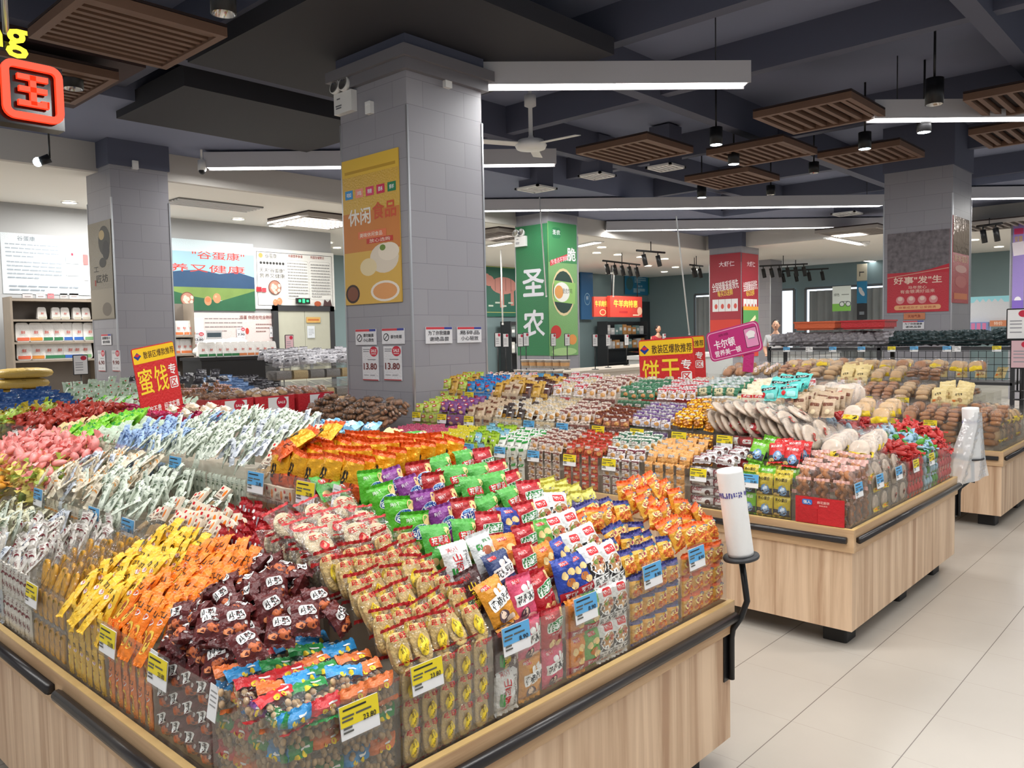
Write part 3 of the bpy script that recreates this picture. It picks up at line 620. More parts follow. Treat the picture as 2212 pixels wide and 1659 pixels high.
# --- crimson bars, block biscuits
def block(key, name, cat, w, h, t, col, items, seed, seal=.012, sealcol=None, bands=()):
    K[key], _ = pillow(name, cat, w, h, t, film(col), bands, items, seal, 6, 8, .0012, film(sealcol or col), False, None, seed, p=.28)
block('crimson','red_wafer_packet','snack packet',.05,.14,.034,(168,26,34),[tx('脆香',.03,.02,WHI,(0,.0)),rc(.034,.006,WHI,(0,-.02)),ov(.02,.016,WHI,(0,.026)),rc(.006,.09,I_((180,178,184)),(.022,-.01))],29)
KN = dict(bw='maroon_corner',bo='orange',br='red_orange',bb='brown',bg='green_corner',bd='green',bwr='red_corner',bl='beige',be='cream',bv='purple_corner')
def kreg(key, col, corner, word, cookie=(214,160,96), seed=30, w=.066, h=.078, t=.02):
    block(key,KN[key]+'_biscuit_packet','biscuit packet',w,h,t,col,[(([(-.033,.012),(-.033,.034),(.0,.034),(.033,.034),(.033,.014),(.004,.004)],[list(range(6))]),I_(corner),(0,-.002)) if corner else rc(.01,.004,WHI,(0,.03)),ov(.034,.026,I_(cookie),(.012,-.016)),rc(.042,.016,I_((236,230,222)),(-.006,.012)),tx(word,.036,.011,I_((96,52,48)),(-.006,.012),0,.02),rc(.024,.003,I_((140,90,70)),(-.012,-.002))],seed,.009)
kreg('bw',(226,218,216),(110,48,58),'KREG',seed=30); kreg('bo',(226,164,92),None,'KREG',seed=31); kreg('br',(204,100,70),(190,64,54),'KREG',seed=32); kreg('bb',(176,112,84),(104,54,48),'KREG',seed=33); kreg('bg',(216,222,212),(50,96,72),'KREG',seed=34); kreg('bd',(84,138,104),(46,100,70),'KREG',(206,150,96),35); kreg('bwr',(230,220,220),(188,60,70),'KREG',seed=36)
kreg('bl',(222,204,190),(120,64,54),'LEISI',seed=37); kreg('be',(230,222,208),(214,190,150),'ETC',seed=38); kreg('bv',(226,222,230),(96,60,120),'YOGO',seed=39)
K['gold'], _ = pillow('gold_foil_biscuit_packet','biscuit packet',.07,.08,.03,film((222,150,44),.75),(),[ov(.04,.034,I_((204,142,96)),(0,-.008)),rc(.04,.012,I_((236,226,214)),(0,.02)),tx('KREG',.034,.009,I_((96,52,48)),(0,.02))],.011,8,8,.0035,film((226,160,40),.8),False,None,40)
block('redbox','red_white_wafer_box','biscuit packet',.13,.056,.05,(198,52,60),[(rect2d(.03,.05),WHI,(.05,0)),rc(.05,.02,WHI,(-.01,.004)),tx('KREG',.044,.014,I_((150,30,40)),(-.01,.004),0,.02),rc(.03,.02,TAN,(.045,-.012),.6)],41,.008)
block('rossy','white_maroon_wafer_box','biscuit packet',.11,.046,.05,(232,228,228),[(rect2d(.012,.042),I_((120,30,44)),(-.05,0)),tx('ROSSY',.05,.014,I_((150,26,50)),(-.014,.01),0,.03),ov(.024,.024,I_((90,50,44)),(.036,-.002)),rc(.034,.004,I_((140,110,110)),(-.02,-.01))],42,.006)
block('greenwhite','green_white_cake_packet','biscuit packet',.1,.085,.036,(44,112,78),[rc(.06,.05,I_((214,200,160)),(0,-.004)),rc(.05,.01,I_((210,214,216)),(0,.03)),tx('海苔',.03,.014,I_((60,80,60)),(0,.004))],43,.014,(226,230,230))
block('creamred','cream_red_cake_packet','biscuit packet',.085,.11,.034,(232,220,190),[(rect2d(.075,.018),RED,(0,.01)),tx('手撕',.05,.012,WHI,(0,.01)),ov(.026,.026,I_((190,70,50)),(.0,-.026))],44,.01)
block('turq','turquoise_biscuit_packet','biscuit packet',.115,.1,.03,(92,204,196),[rc(.09,.018,BLK,(0,.02),.2),tx('CRISP',.06,.012,WHI,(0,.02),.2),ov(.026,.03,RED,(-.024,-.018)),rc(.05,.034,I_((160,226,220)),(.02,-.022))],45,.012)
def pie(key, col, word, tcol, seed): K[key], _ = pillow('egg_yolk_pie_packet','biscuit packet',.088,.115,.03,film(col),(),[(rect2d(.084,.04),I_((60,64,74)),(0,-.034)),ov(.046,.05,I_((120,160,206)),(.008,-.018)),ov(.026,.03,I_((206,222,238)),(.01,-.016)),ov(.03,.02,I_((226,200,130)),(-.024,-.04)),tx(word,.06,.016,tcol,(0,.034),0,.02)],.01,7,9,.0014,None,False,None,seed,p=.4)
pie('pie_y',(206,184,60),'夹心蛋白',BLK,46); pie('pie_g',(120,190,52),'夹心蛋白',WHI,47); pie('pie_r',(206,44,44),'夹心蛋白',WHI,48)
def seaweed(key, col, seed): K[key], _ = pillow('pouch_snack_packet','snack packet',.06,.12,.02,film(col),(),[ov(.034,.04,I_((236,206,180)),(0,-.026)),ov(.03,.02,I_((60,40,40)),(0,-.008)),rc(.03,.012,WHI,(0,.026)),tx('素',.012,.012,BLK,(0,.026))],.009,5,8,.0016,None,False,None,seed,p=.5)
seaweed('sky',(150,204,226),49); seaweed('lime',(172,206,62),50); seaweed('yelp',(222,206,50),51); seaweed('pinkp',(206,92,124),52)
block('whitegreen','white_green_cracker_sleeve','biscuit packet',.06,.14,.022,(228,230,222),[rc(.05,.02,GRN,(0,.046),.2),ov(.03,.03,TAN,(0,-.02)),rc(.03,.006,I_((120,120,110)),(0,.01))],53,.01)
block('purplebox','purple_wafer_packet','biscuit packet',.09,.085,.034,(126,74,134),[ov(.05,.024,I_((206,60,80)),(-.01,.018)),ov(.04,.026,TAN,(.012,-.018)),rc(.03,.008,WHI,(-.012,.018))],54,.01)
block('limebox','lime_wafer_packet','biscuit packet',.09,.085,.034,(190,208,92),[ov(.05,.024,RED,(-.006,.018)),ov(.044,.026,I_((220,200,150)),(.012,-.02)),rc(.03,.008,WHI,(-.006,.018))],55,.01)
block('bluebox','blue_wafer_packet','biscuit packet',.09,.085,.034,(60,140,204),[ov(.05,.024,RED,(-.006,.012)),ov(.034,.02,TAN,(.012,-.022))],56,.01)
block('brownsleeve','kraft_cracker_sleeve','biscuit packet',.075,.12,.03,(196,170,140),[rc(.06,.02,I_((120,70,50)),(0,.02)),ov(.03,.03,I_((226,206,170)),(0,-.024))],57,.01)
block('blackgold','black_gold_wafer_packet','biscuit packet',.06,.13,.024,(58,44,38),[rc(.044,.03,I_((206,150,50)),(0,-.02)),rc(.03,.01,WHI,(0,.03))],58,.01)
block('goldsleeve','gold_cracker_sleeve','biscuit packet',.075,.13,.03,(206,160,62),[rc(.05,.014,I_((120,80,30)),(0,.03)),ov(.03,.03,TAN,(0,-.02))],59,.01)
block('cocoa','dark_cocoa_wafer_packet','biscuit packet',.06,.13,.026,(88,52,48),[rc(.04,.01,WHI,(0,.03)),ov(.03,.03,I_((150,100,70)),(0,-.02))],60,.01)
# --- clear packs with something inside (parts: contents)
def wrapper(name, cat, w, h, t, bands=(), decals=(), seal=.014, sealmat=None, seed=1, wr=.003, sp=False):
    return pillow(name, cat, w, h, t, WRAP, bands, decals, seal, 8, 8, wr, sealmat, sp, None, seed, p=.4)[0]
RICE = pr('rice_cracker', (246,226,186), .75, bump=.8, bs=160, var=.22, vs=30); RICEY = pr('golden_cracker', (244,208,132), .6, bump=.5, bs=140, var=.25, vs=25)
REDF = film((198,38,42)); 
def disc(mb, c, r, t, m, M=None): mb.lathe([(0,-t/2),(r*.8,-t/2),(r*.97,-t*.28),(r,0),(r*.97,t*.28),(r*.8,t/2),(0,t/2)], c, m, 18, M)
RX = Matrix.Rotation(PI/2,4,'X')
q = wrapper('round_rice_cracker_packet','rice cracker packet',.125,.145,.036,[(.93,1.1,REDF),(-1.1,-.93,REDF)],[tx('旺',.026,.018,RED,(-.02,.02),0,.03),tx('旺',.026,.018,RED,(.022,.02),0,.03),rc(.006,.003,RED,(0,.02)),ov(.03,.034,RED,(.004,-.016)),ov(.016,.02,I_((236,170,140)),(.004,-.014)),rc(.05,.004,RED,(.0,-.044))],.009,REDF,61,sp=True)
b = MB(); disc(b,(0,0,0),.05,.015,RICE,RX); b.build('rice_cracker',q.o); K['cracker'] = q
q = wrapper('oval_rice_cracker_packet','rice cracker packet',.08,.145,.044,[(.93,1.1,REDF)],[tx('旺',.02,.016,RED,(-.016,.04),0,.03),tx('旺',.02,.016,RED,(.016,.04),0,.03),ov(.036,.062,YL,(.001,-.012)),tx('仙',.018,.02,BLK,(.001,.002),0,.01),tx('贝',.018,.02,BLK,(.001,-.022),0,.01)],.009,REDF,62,sp=True)
for y in (-.007,.007): b = MB(); b.ball((0,y,-.005),(.032,.0068,.058),RICEY,14,9,None,.7); b.build('rice_cracker',q.o)
K['xianbei'] = q
NUT = pr('roasted_peanut', (222,186,140), .5, var=.3, vs=60)
for i,(k,c) in enumerate((('pg',(44,140,70)),('pr',(204,44,50)),('pp',(140,84,160)),('po',(226,120,60)),('pb',(52,146,206)))):
    cm = film(c); q = wrapper('coloured_top_peanut_packet','nut packet',.105,.125,.034,[(.52,1.1,cm)],[ov(.018,.014,YL,(-.01,.03)),ov(.016,.016,YL,(.014,.032)),rc(.03,.005,WHI,(.02,.044))],.01,cm,63+i,sp=True); K[k] = q
    b = MB(); rr = random.Random(5+i)
    for z in range(4):
        for x in range(4):
            b.ball((-.034+.022*x+rr.uniform(-.004,.004),rr.uniform(-.006,.006),-.042+.019*z+rr.uniform(-.003,.003)),(.0085,.008,.0105),NUT,8,5,Matrix.Rotation(rr.uniform(-.4,.4),4,'Y'))
    s = b.build('peanuts',q.o); s['kind'] = 'stuff'
MANGO = pr('dried_mango', (252,184,46), .45, var=.25, vs=14)
q = wrapper('dried_mango_packet','dried fruit packet',.065,.19,.026,(),[rc(.02,.012,I_((120,140,60)),(.008,.04)),rc(.014,.003,I_((220,224,190)),(.008,.04))],.016,None,70)
b = MB(); b.ball((0,0,-.016),(.027,.0095,.066),MANGO,12,8,None,.6); b.build('mango_slice',q.o); K['mango'] = q
CAKE = pr('tan_dried_tofu', (214,176,122), .6, var=.3, vs=20)
q = wrapper('cream_header_card_packet','snack packet',.075,.16,.024,(),(),.008,None,71,.0015)
b = MB(); b.box((0,-.001,.044),(.07,.016,.066),I_((240,226,204)))
for sh,mm,cc in ((rrect2d(.014,.014,.003),RED,(-.022,.062)),(oval2d(.018,.04),ORG,(.02,.044)),(fit_text('麻豆',.024,.014,.02),I_((120,60,40)),(-.008,.04)),(rect2d(.04,.004),I_((160,110,90)),(-.006,.02))): flat(b,sh,mm,cc,0,.0098)
b.build('header_card',q.o)
b = MB(); b.rbox((0,0,-.038),(.056,.008,.06),CAKE,.01); b.build('contents',q.o); K['card'] = q
PALE = pr('pale_pancake', (248,226,204), .7, bump=.4, bs=60, var=.18, vs=18)
q = wrapper('round_pancake_packet','pancake packet',.15,.17,.022,(),[ov(.034,.04,I_((204,70,60)),(.0,-.005)),ov(.024,.028,I_((240,220,200)),(.0,-.005)),tx('饼',.014,.014,I_((190,50,50)),(.0,-.005))],.016,None,72)
b = MB(); disc(b,(0,0,-.004),.064,.016,PALE,RX); b.build('pancake',q.o); K['pancake'] = q
q = wrapper('labelled_pancake_packet','pancake packet',.12,.15,.02,(),[(rect2d(.1,.03),YL,(0,-.034)),rc(.03,.022,BLK,(.026,-.032)),rc(.03,.01,ORG,(-.02,-.03))],.014,None,73)
b = MB(); disc(b,(0,0,-.004),.054,.012,PALE,RX); b.build('pancake',q.o); K['panyel'] = q
BRO = pr('fried_dough', (190,126,80), .5, bump=.5, bs=70, var=.35, vs=16)
q = wrapper('fried_dough_twist_packet','pastry packet',.095,.15,.034,(),[],.018,film((226,180,170)),74)
for s in (-1,1): b = MB(); b.tube([(s*.014+.01*math.sin(k*1.3+s),.008*math.cos(k*1.3)*s,-.058+.0128*k) for k in range(10)],[.008]+[.0135]*8+[.008],BRO,8); b.build('dough_twist',q.o)
K['twist'] = q
BUN = pr('baked_bun', (206,140,84), .45, var=.45, vs=9); BUN2 = pr('pale_bun', (238,194,138), .5, var=.35, vs=9); BUN3 = pr('red_bean_bun', (168,98,84), .45, var=.35, vs=9)
def bread(key, m, w, h, t, nb, seed, dec=(), name='wrapped_bread'):
    q = wrapper(name,'bread',w,h,t,(),dec,.02,None,seed,.004); 
    for i in range(nb):
        b = MB(); z = (-.5+(i+.5)/nb)*(h-.05); b.ball((0,0,z),(w*.4,t*.36,(h-.05)/nb*.5),m,12,8,None,.75); b.build('bun',q.o)
    K[key] = q
bread('bun_b',BUN,.13,.15,.07,1,75); bread('bun_p',BUN2,.13,.15,.07,2,76); bread('bun_r',BUN3,.14,.14,.06,1,77); bread('roll_s',BUN,.1,.16,.06,3,78); bread('bun_y',BUN2,.13,.15,.06,1,79,[(rect2d(.1,.03),YL,(0,-.04))]); bread('bun_l',BUN2,.1,.12,.06,1,80,[rc(.03,.05,I_((238,226,220)),(.01,.01)),ov(.02,.02,RED,(.01,.02))]); bread('walnut',pr('walnut_cake',(178,126,84),.4,var=.5,vs=30,bump=.6,bs=50),.085,.1,.05,2,81,(),'brown_walnut_cake_packet')
# --- sweets
def candy(key, col, seed, name='jelly_sweet', gloss=None):
    m = film(col); b = MB(); b.ball((0,0,0),(.016,.012,.024),m,9,6)
    for s in (-1,1): b.add([(0,0,s*.02),(-.016,.002,s*.042),(-.006,-.004,s*.044),(.005,.004,s*.043),(.016,-.002,s*.041)],[(0,1,2),(0,2,3),(0,3,4)],m)
    K[key] = Pack(b.build(key.replace('sw_pink','pink').replace('sw_yel','yellow').replace('sw_mag','magenta').replace('sw_cry','clear_blue').replace('sw_redw','wrapped_red').replace('sw_','')+'_'+name),'sweet',.08,.034,.024)
candy('sw_pink',(240,150,144),1); candy('sw_yel',(240,226,120),2); candy('sw_lime',(176,206,90),3); candy('sw_red',(168,58,44),4); candy('sw_mag',(176,34,84),5); candy('sw_blue',(44,78,128),6); candy('sw_green',(84,160,50),7); candy('sw_olive',(160,140,40),8); candy('sw_amber',(236,166,60),9); candy('sw_brown',(120,72,48),10); candy('sw_cream',(232,206,150),11); candy('sw_white',(226,226,222),12); candy('sw_cry',(170,206,226),13); candy('sw_redw',(206,60,56),14)
def softpack(key, name, cat, w, h, t, col, dec=(), seed=1, wr=.003, n=6): K[key], _ = pillow(name,cat,w,h,t,film(col),(),dec,.012,n,n+2,wr,None,False,None,seed,p=.5)
softpack('bluepack','light_blue_tissue_packet','packet',.1,.07,.04,(150,204,234),[rc(.04,.03,WHI,(.015,0)),rc(.008,.05,NAV,(-.02,0))],90)
softpack('creampack','cream_box_packet','packet',.1,.05,.04,(236,218,196),[rc(.06,.01,WHI,(0,0))],91)
softpack('greenpack','bright_green_packet','snack packet',.075,.14,.03,(132,206,56),[rc(.05,.02,GRN,(0,.03)),ov(.03,.03,I_((210,236,120)),(0,-.02))],92)
softpack('greyclear','pale_green_clear_packet','snack packet',.08,.14,.03,(196,214,190),[rc(.04,.03,I_((110,150,100)),(0,.0)),ov(.016,.016,RED,(.012,.02))],93)
softpack('creambag','cream_printed_pouch','snack packet',.12,.16,.04,(238,214,150),[tx('无花果',.06,.02,BLK,(0,.02),.2),ov(.05,.04,I_((190,150,100)),(.01,-.03)),rc(.03,.02,ORG,(-.03,-.04))],94)
softpack('darkbag','black_shiny_dried_fungus_bag','dried goods bag',.24,.2,.1,(40,58,60),[],95,.013,16); softpack('greybag','grey_dried_goods_bag','dried goods bag',.24,.2,.1,(150,146,150),[],96,.013,16)
softpack('whitebag','white_flour_bag','flour bag',.26,.36,.13,(236,234,230),[],97)
# ================================================================ FILLING THE BINS
ORD = ('first','second','third','fourth','fifth','sixth','seventh','eighth','ninth','tenth')
def bin_frame(I, face, k, t): return (by(I,k,t) if face == '-x' else bx(I,k,t)), (-PI/2 if face == '-x' else 0)
def putp(pk, c, rz, off, z, lean, yaw, roll, s, label, group):
    """off: (along width, depth from the bin's front)"""
    q = Matrix.Rotation(rz,3,'Z') @ Vector((off[0], -ST/2+off[1], 0))
    M = Matrix.Translation((c[0]+q.x, c[1]+q.y, z)) @ Matrix.Rotation(rz+yaw,4,'Z') @ Matrix.Rotation(-lean,4,'X') @ Matrix.Rotation(roll,4,'Y') @ Matrix.Diagonal((s,s,s,1))
    return pk.put(M, label, group)
def B(I, face, k, t, keys, label, group, mode='L', nr=4, nc=4, lean=20, jit=8, zo=.05, rise=.1, front=None, s=1., depth=.27, hero=False, seq=False, fkeys=None, fs=None, d0=.03, flabel=None, z0=None, xr=(0,1)):
    c, rz = bin_frame(I,face,k,t); top = TOPS[t]; keys = keys if isinstance(keys,(list,tuple)) else [keys]; J = math.radians(jit); n = 0
    if front:
        fc, fr = front; fk = fkeys or keys; fk = fk if isinstance(fk,(list,tuple)) else [fk]; zb = .6 if t == 0 else max(.6,top-.2)
        for r in range(fr):
            for q in range(fc):
                pk = K[fk[(r*fc+q)%len(fk)]] if seq else K[R.choice(fk)]; cw, ch = (ST-.02)/fc, (top-zb-.004)/fr; sc = fs or min(cw/pk.w*1.02, ch/pk.h*1.22)
                putp(pk, c, rz, (-(ST-.02)/2+cw*(q+.5), .006+pk.t*sc*.52), zb+ch*(r+.5)+.004, R.uniform(-.03,.03), R.uniform(-.03,.03), R.uniform(-1,1)*J*.25, sc, (flabel or label)+', behind its front panel', group)
    if mode == 'L':
        for r in range(nr):
            d = d0+(depth-d0)*(r+.35)/nr
            for q in range(nc):
                pk = K[keys[(r*nc+q)%len(keys)]] if seq else K[R.choice(keys)]; le = math.radians(lean)+R.uniform(-J,J)*.7; cw = (ST-.015)*(xr[1]-xr[0])/nc; sc = s*R.uniform(.97,1.03)
                zt = top+zo+rise*min(1,d/.28)+R.uniform(-.008,.008); z = zt-pk.h*sc/2*math.cos(le); z = max(z, top-.115+pk.h*sc/2*math.cos(le)*.85) if z0 is None else z
                x = (ST-.015)*(xr[0]-.5)+cw*(q+.5)+R.uniform(-1,1)*cw*.012*jit; z += R.uniform(-1,1)*.0007*jit; d_ = d+R.uniform(-1,1)*.0004*jit
                lab = label+(', %s row, %s in it' % (ORD[r%10],ORD[q]) if hero else '')
                putp(pk, c, rz, (x,d_), z, le, R.uniform(-J,J), R.uniform(-J,J), sc, lab, group); n += 1
    elif mode == 'P':
        sweet = keys[0].startswith('sw_')
        for la in range(-3 if sweet else 0, nr):
            m = nc-max(0,la)
            for a in range(m):
                for b in range(m if la >= 0 else 1):   # below the heap only the layer against the front panel shows
                    pk = K[keys[n%len(keys)]] if seq else K[R.choice(keys)]; sc = s*R.uniform(.96,1.04)
                    x = (-.5+(a+.5+R.uniform(-.3,.3))/m)*(ST-.04)*(1-.12*max(0,la)); d = .03+(depth-.03)*((b+.5+R.uniform(-.3,.3))/m)
                    z = top+zo-.03+rise*d/.28+la*pk.t*sc*(.85 if la >= 0 else 1.0)+R.uniform(0,.012)
                    putp(pk, c, rz, (x,d), z, math.radians(lean)+R.uniform(-J,J), R.uniform(-J,J)*1.6, R.uniform(-J,J)*1.2, sc, label, group); n += 1
X_, Y_ = '-x', '-y'
# ---------------- nearest island, floor-facing side
PN = ['pp','pg','pr','po','pb']
B(I1,Y_,0,0,PN,'clear peanut packet with coloured top at the near corner','peanut packets at the near corner','L',5,4,46,14,.03,.02,(4,3),.82,.27,fs=.74)
B(I1,X_,0,0,PN,'clear peanut packet with coloured top at the near corner','peanut packets at the near corner','N',front=(4,3),fs=.74)
B(I1,Y_,0,0,'maroon','maroon snack packet spilling behind the peanut packets','maroon snack packets','L',2,4,48,30,.1,.06,None,.78,.3,d0=.17)
B(I1,Y_,1,0,'xianbei','oval golden rice cracker packet with yellow label','oval rice cracker packets','L',6,5,27,11,.06,.17,(5,3),.8,.33,fs=.72)
B(I1,Y_,2,0,['guoba_o','guoba_p','tomato','yam_b','guoba_n','tomato','yam_w','nut_w','squad_o','cucumber','cucumber','tomato'],'bag of the mixed chip bin','mixed chip bags','L',4,3,22,10,.075,.17,(3,2),.7,.30,hero=True,seq=True,fkeys=['yam_w','guoba_o','guoba_p','yam_b','guoba_p','tomato'],fs=.66)
B(I1,Y_,3,0,['squad_b','squad_b','noodle','noodle','squad_o','squad_b','noodle','noodle','tomato','squad_g','noodle','noodle','squad_b','tomato','noodle','noodle'],'bag of the chip and noodle bin','chip and noodle bags','L',4,4,22,9,.08,.16,(4,2),.68,.30,hero=True,seq=True,fkeys=['squad_o','squad_g','noodle','noodle'],fs=.62)
B(I1,Y_,4,0,['mimi_n'],'navy topped noodle bag','navy topped noodle snack bags','L',3,4,22,14,.055,.1,(4,3),.7,.2,hero=True,fs=.66)
B(I1,Y_,4,0,['mimi_o','mimi_n','mimi_o'],'noodle bag above the navy topped front rows','noodle snack bags behind the navy topped ones','L',2,4,30,16,.11,.07,None,.7,.3,d0=.2,hero=True)
B(I1,Y_,5,0,['mimi_o'],'orange topped noodle bag beside the bag roll','orange topped noodle snack bags','L',6,4,26,18,.06,.17,(4,3),.7,.30,hero=True,fs=.66)
# ---------------- middle step, floor-facing side
B(I1,Y_,1,1,'cracker','round rice cracker packet with red seals','round rice cracker packets','L',10,3,22,8,.03,.07,None,.76,.3)
B(I1,Y_,1,1,'cracker','round rice cracker packet lying on top of the cracker rows','round rice cracker packets on top','L',3,3,44,12,.10,.06,None,.8,.28)
B(I1,Y_,2,1,['wheat_g','wheat_p','wheat_r','wheat_g','wheat_p','wheat_r','wheat_g','wheat_p','wheat_r','wheat_g','wheat_p','wheat_r','cucumber','cucumber','wheat_r'],'blue oval wheat chip bag','wheat chip bags','L',4,3,16,8,.08,.14,(3,1),.72,.30,hero=True,seq=True,fs=.68)
B(I1,Y_,3,1,['cucumber','cucumber','tomato'],'bag beside the blue oval bags','cucumber and tomato chip bags','L',4,3,22,10,.085,.14,(3,1),.74,.30,hero=True,seq=True,fs=.68)
B(I1,Y_,4,1,['violet'],'violet snack bag with yellow zigzag top','violet snack bags','L',4,4,14,8,.045,.03,None,.74,.28,hero=True)
B(I1,Y_,3,2,['tomato','cucumber','cucumber','tomato'],'bag lying on the top step','chip bags on the top step','L',4,3,54,14,.03,.06,None,.74,.32,hero=True)
B(I1,Y_,2,2,['cucumber'],'green bag lying beside the golden bags','chip bags on the top step','L',2,3,54,14,.0,.03,None,.74,.2,hero=True)
B(I1,Y_,4,2,['tomato'],'red bag on the top step behind the violet bags','chip bags on the top step','L',1,1,50,12,-.08,.0,None,.74,.28,hero=True)
# ---------------- nearest island, aisle side, lowest step
B(I1,X_,1,0,'maroon','maroon snack packet with white lettering patch','maroon snack packets','P',3,6,58,42,.03,.10,(4,3),.78,.3)
B(I1,X_,1,0,'maroon','maroon snack packet with white lettering patch','maroon snack packets','L',2,4,46,30,.07,.0,None,.78,.16)
B(I1,X_,2,0,'corn_o','orange corn stick packet with black print','orange corn stick packets','L',8,6,38,18,.06,.12,(6,2),.9,.3)
B(I1,X_,3,0,'corn_y','yellow corn stick packet with black print','yellow corn stick packets','L',8,6,38,18,.06,.12,(6,2),.9,.3)
B(I1,X_,4,0,'mango','clear dried mango packet with small green label','dried mango packets','L',6,6,18,12,.07,.07,(6,2),.74,.3)
MS = dict(s=.95,depth=.3)
B(I1,X_,5,0,'milk_m','white milk stick packet with maroon arch','white milk sticks with maroon arch','L',6,7,24,30,.05,.09,(7,2),**MS)
B(I1,X_,6,0,['milk_m','milk_m','milk_gb'],'white milk stick packet left of the maroon arch heap','white and grey milk sticks','L',6,7,34,36,.03,.06,(7,2),**MS)
B(I1,X_,7,0,['milk_m','milk_y','milk_s'],'pale milk stick packet in the mixed heap at the left edge','pale milk sticks at the left edge','L',6,7,34,36,.03,.06,(7,2),**MS)
B(I1,X_,8,0,['milk_y','milk_s'],'yellowish milk stick packet below the amber sweets','yellowish milk sticks','L',5,7,34,36,.02,.06,None,**MS)
B(I1,X_,9,0,'sw_amber','amber sweet at the left edge','amber sweets','P',2,5,70,50,.05,.1,None,1.4,.3)
# ---------------- aisle side, middle step
B(I1,X_,2,1,'crimson','red wafer packet with white lettering','red wafer packets','L',6,6,8,9,.05,.02,(6,1),.8,.3,fs=.8)
B(I1,X_,3,1,['crimson'],'red wafer packet behind the cream cards','red wafer packets behind the cards','L',3,6,14,10,.03,.02,None,.8,.3,d0=.14)
B(I1,X_,3,1,'card','cream header card packet in front of the red wafers','cream header cards, middle step','L',3,5,34,14,.03,.04,None,.7,.16)
B(I1,X_,4,1,['card','milk_s'],'header card packet beside sage milk sticks','header cards and sage sticks','L',5,5,40,20,.03,.04,None,.75,.28)
B(I1,X_,5,1,'milk_s','sage green milk stick packet on the middle step','sage milk sticks, middle step','L',6,7,36,34,.04,.08,(7,1),**MS)
B(I1,X_,6,1,['milk_s','milk_c'],'sage or cream milk stick packet on the middle step','mixed milk sticks, middle step','L',6,7,34,36,.05,.09,(7,1),**MS)
B(I1,X_,7,1,['milk_c','milk_c','milk_gb'],'cream milk stick packet beside the yellow sweets','cream milk sticks, middle step','L',6,7,34,36,.05,.09,(7,1),**MS)
for k in (8,9,10):
    B(I1,X_,k,1,['sw_yel','sw_yel','sw_lime'],'jelly sweet in the yellow front half of the pink and yellow heap','yellow and lime jelly sweets','P',2,5,40,45,.05,.02,None,1.35,.15)
    B(I1,X_,k,1,['sw_pink'],'pink jelly sweet in the pink and yellow heap','pink jelly sweets','P',2,5,40,45,.09,.05,None,1.35,.3)
B(I1,X_,11,1,['milk_m','milk_gb'],'white milk stick packet left of the pink sweets','milk sticks left of the pink sweets','L',4,6,34,30,.06,.08,None,**MS)
# ---------------- aisle side, top step
B(I1,X_,2,2,'goldbag','golden crust bag with orange base','golden rice crust bags','L',8,3,9,7,.075,.03,(3,1),.74,.5,hero=True,fs=.7)
B(I1,X_,3,2,'goldbag','golden crust bag of the left column','golden rice crust bags','L',7,2,10,8,.075,.03,None,.76,.45,hero=True,xr=(.38,1))
B(I1,X_,3,2,'goldbag','golden crust bag lying over the cream cards','golden rice crust bags','L',2,1,56,12,.13,.02,None,.85,.3,d0=.06,hero=True)
B(I1,X_,3,2,'card','cream header card packet beside the golden bags','cream header cards, top step','L',5,3,42,14,.04,.08,(5,1),.7,.3,xr=(0,.42))
B(I1,X_,4,2,['milk_s','milk_s','milk_gb'],'sage or grey milk stick packet beside the cream cards','sage milk sticks, top step','L',8,8,38,28,.06,.1,(8,1),.88,.34)
B(I1,X_,5,2,['milk_s'],'sage milk stick packet in the middle of the top step','sage milk sticks, top step centre','L',8,8,42,28,.06,.1,(8,1),.9,.34)
B(I1,X_,6,2,['milk_s','milk_s','milk_b'],'milk stick packet between the sage and blue heaps','sage and blue milk sticks, top step','L',7,8,42,28,.05,.09,(8,1),.88,.34)
B(I1,X_,7,2,'milk_b','light blue milk stick packet on the top step','light blue milk sticks','L',7,8,34,28,.05,.05,(8,1),.88,.32)
B(I1,X_,8,2,'greyclear','pale green clear packet beside the blue milk sticks','pale green clear packets','L',4,4,24,12,.04,.04,(3,1),.9,.3)
B(I1,X_,9,2,'greenpack','bright green packet on the top step','bright green packets','L',5,4,50,16,.03,.07,(3,1),.9,.34)
B(I1,X_,10,2,'creambag','cream printed pouch left of the green packets','cream printed pouches','L',3,2,36,12,.03,.05,(2,1),.9,.32)
for k in (11,12): B(I1,X_,k,2,['sw_red'],'dark red sweet in the far left heap','dark red sweets','P',2,6,50,50,.02,.04,None,1.4,.45)
B(I1,X_,13,2,['sw_lime','sw_olive'],'lime sweet at the far left end of the island','lime sweets','P',1,6,60,50,.04,.04,None,1.5,.34)
for k in (14,15): B(I1,X_,k,2,['sw_olive'],'olive yellow sweet at the far left end','olive sweets','P',1,6,60,50,.0,.02,None,1.5,.34)
# ridge of the island (behind the top step)
def ridge(I, k, x, keys, label, group, nr, nc, lean, jit, z, s=1., span=.3):
    y = I[1]+.02+ST*(k+.5)
    for r in range(nr):
        for q in range(nc):
            pk = K[R.choice(keys)]; J = math.radians(jit); le = math.radians(lean)+R.uniform(-J,J)
            M = Matrix.Translation((x+span*((r+.5)/nr-.5),y+(.5-(q+.5)/nc)*ST*.95,z-pk.h/2*math.cos(le)*s+R.uniform(-.01,.01))) @ Matrix.Rotation(-PI/2+R.uniform(-J,J),4,'Z') @ Matrix.Rotation(-le,4,'X') @ Matrix.Rotation(R.uniform(-J,J),4,'Y') @ Matrix.Diagonal((s,s,s,1))
            pk.put(M, label, group)
ridge(I1,3,1.86,['creambag'],'pale yellow pouch behind the golden bags','pale yellow pouches',2,2,60,14,1.2)
for k in (4,5,6): ridge(I1,k,1.9,['bluepack'],'light blue packet on the ridge behind the sage milk sticks','light blue packets',3,2,66,14,1.205)
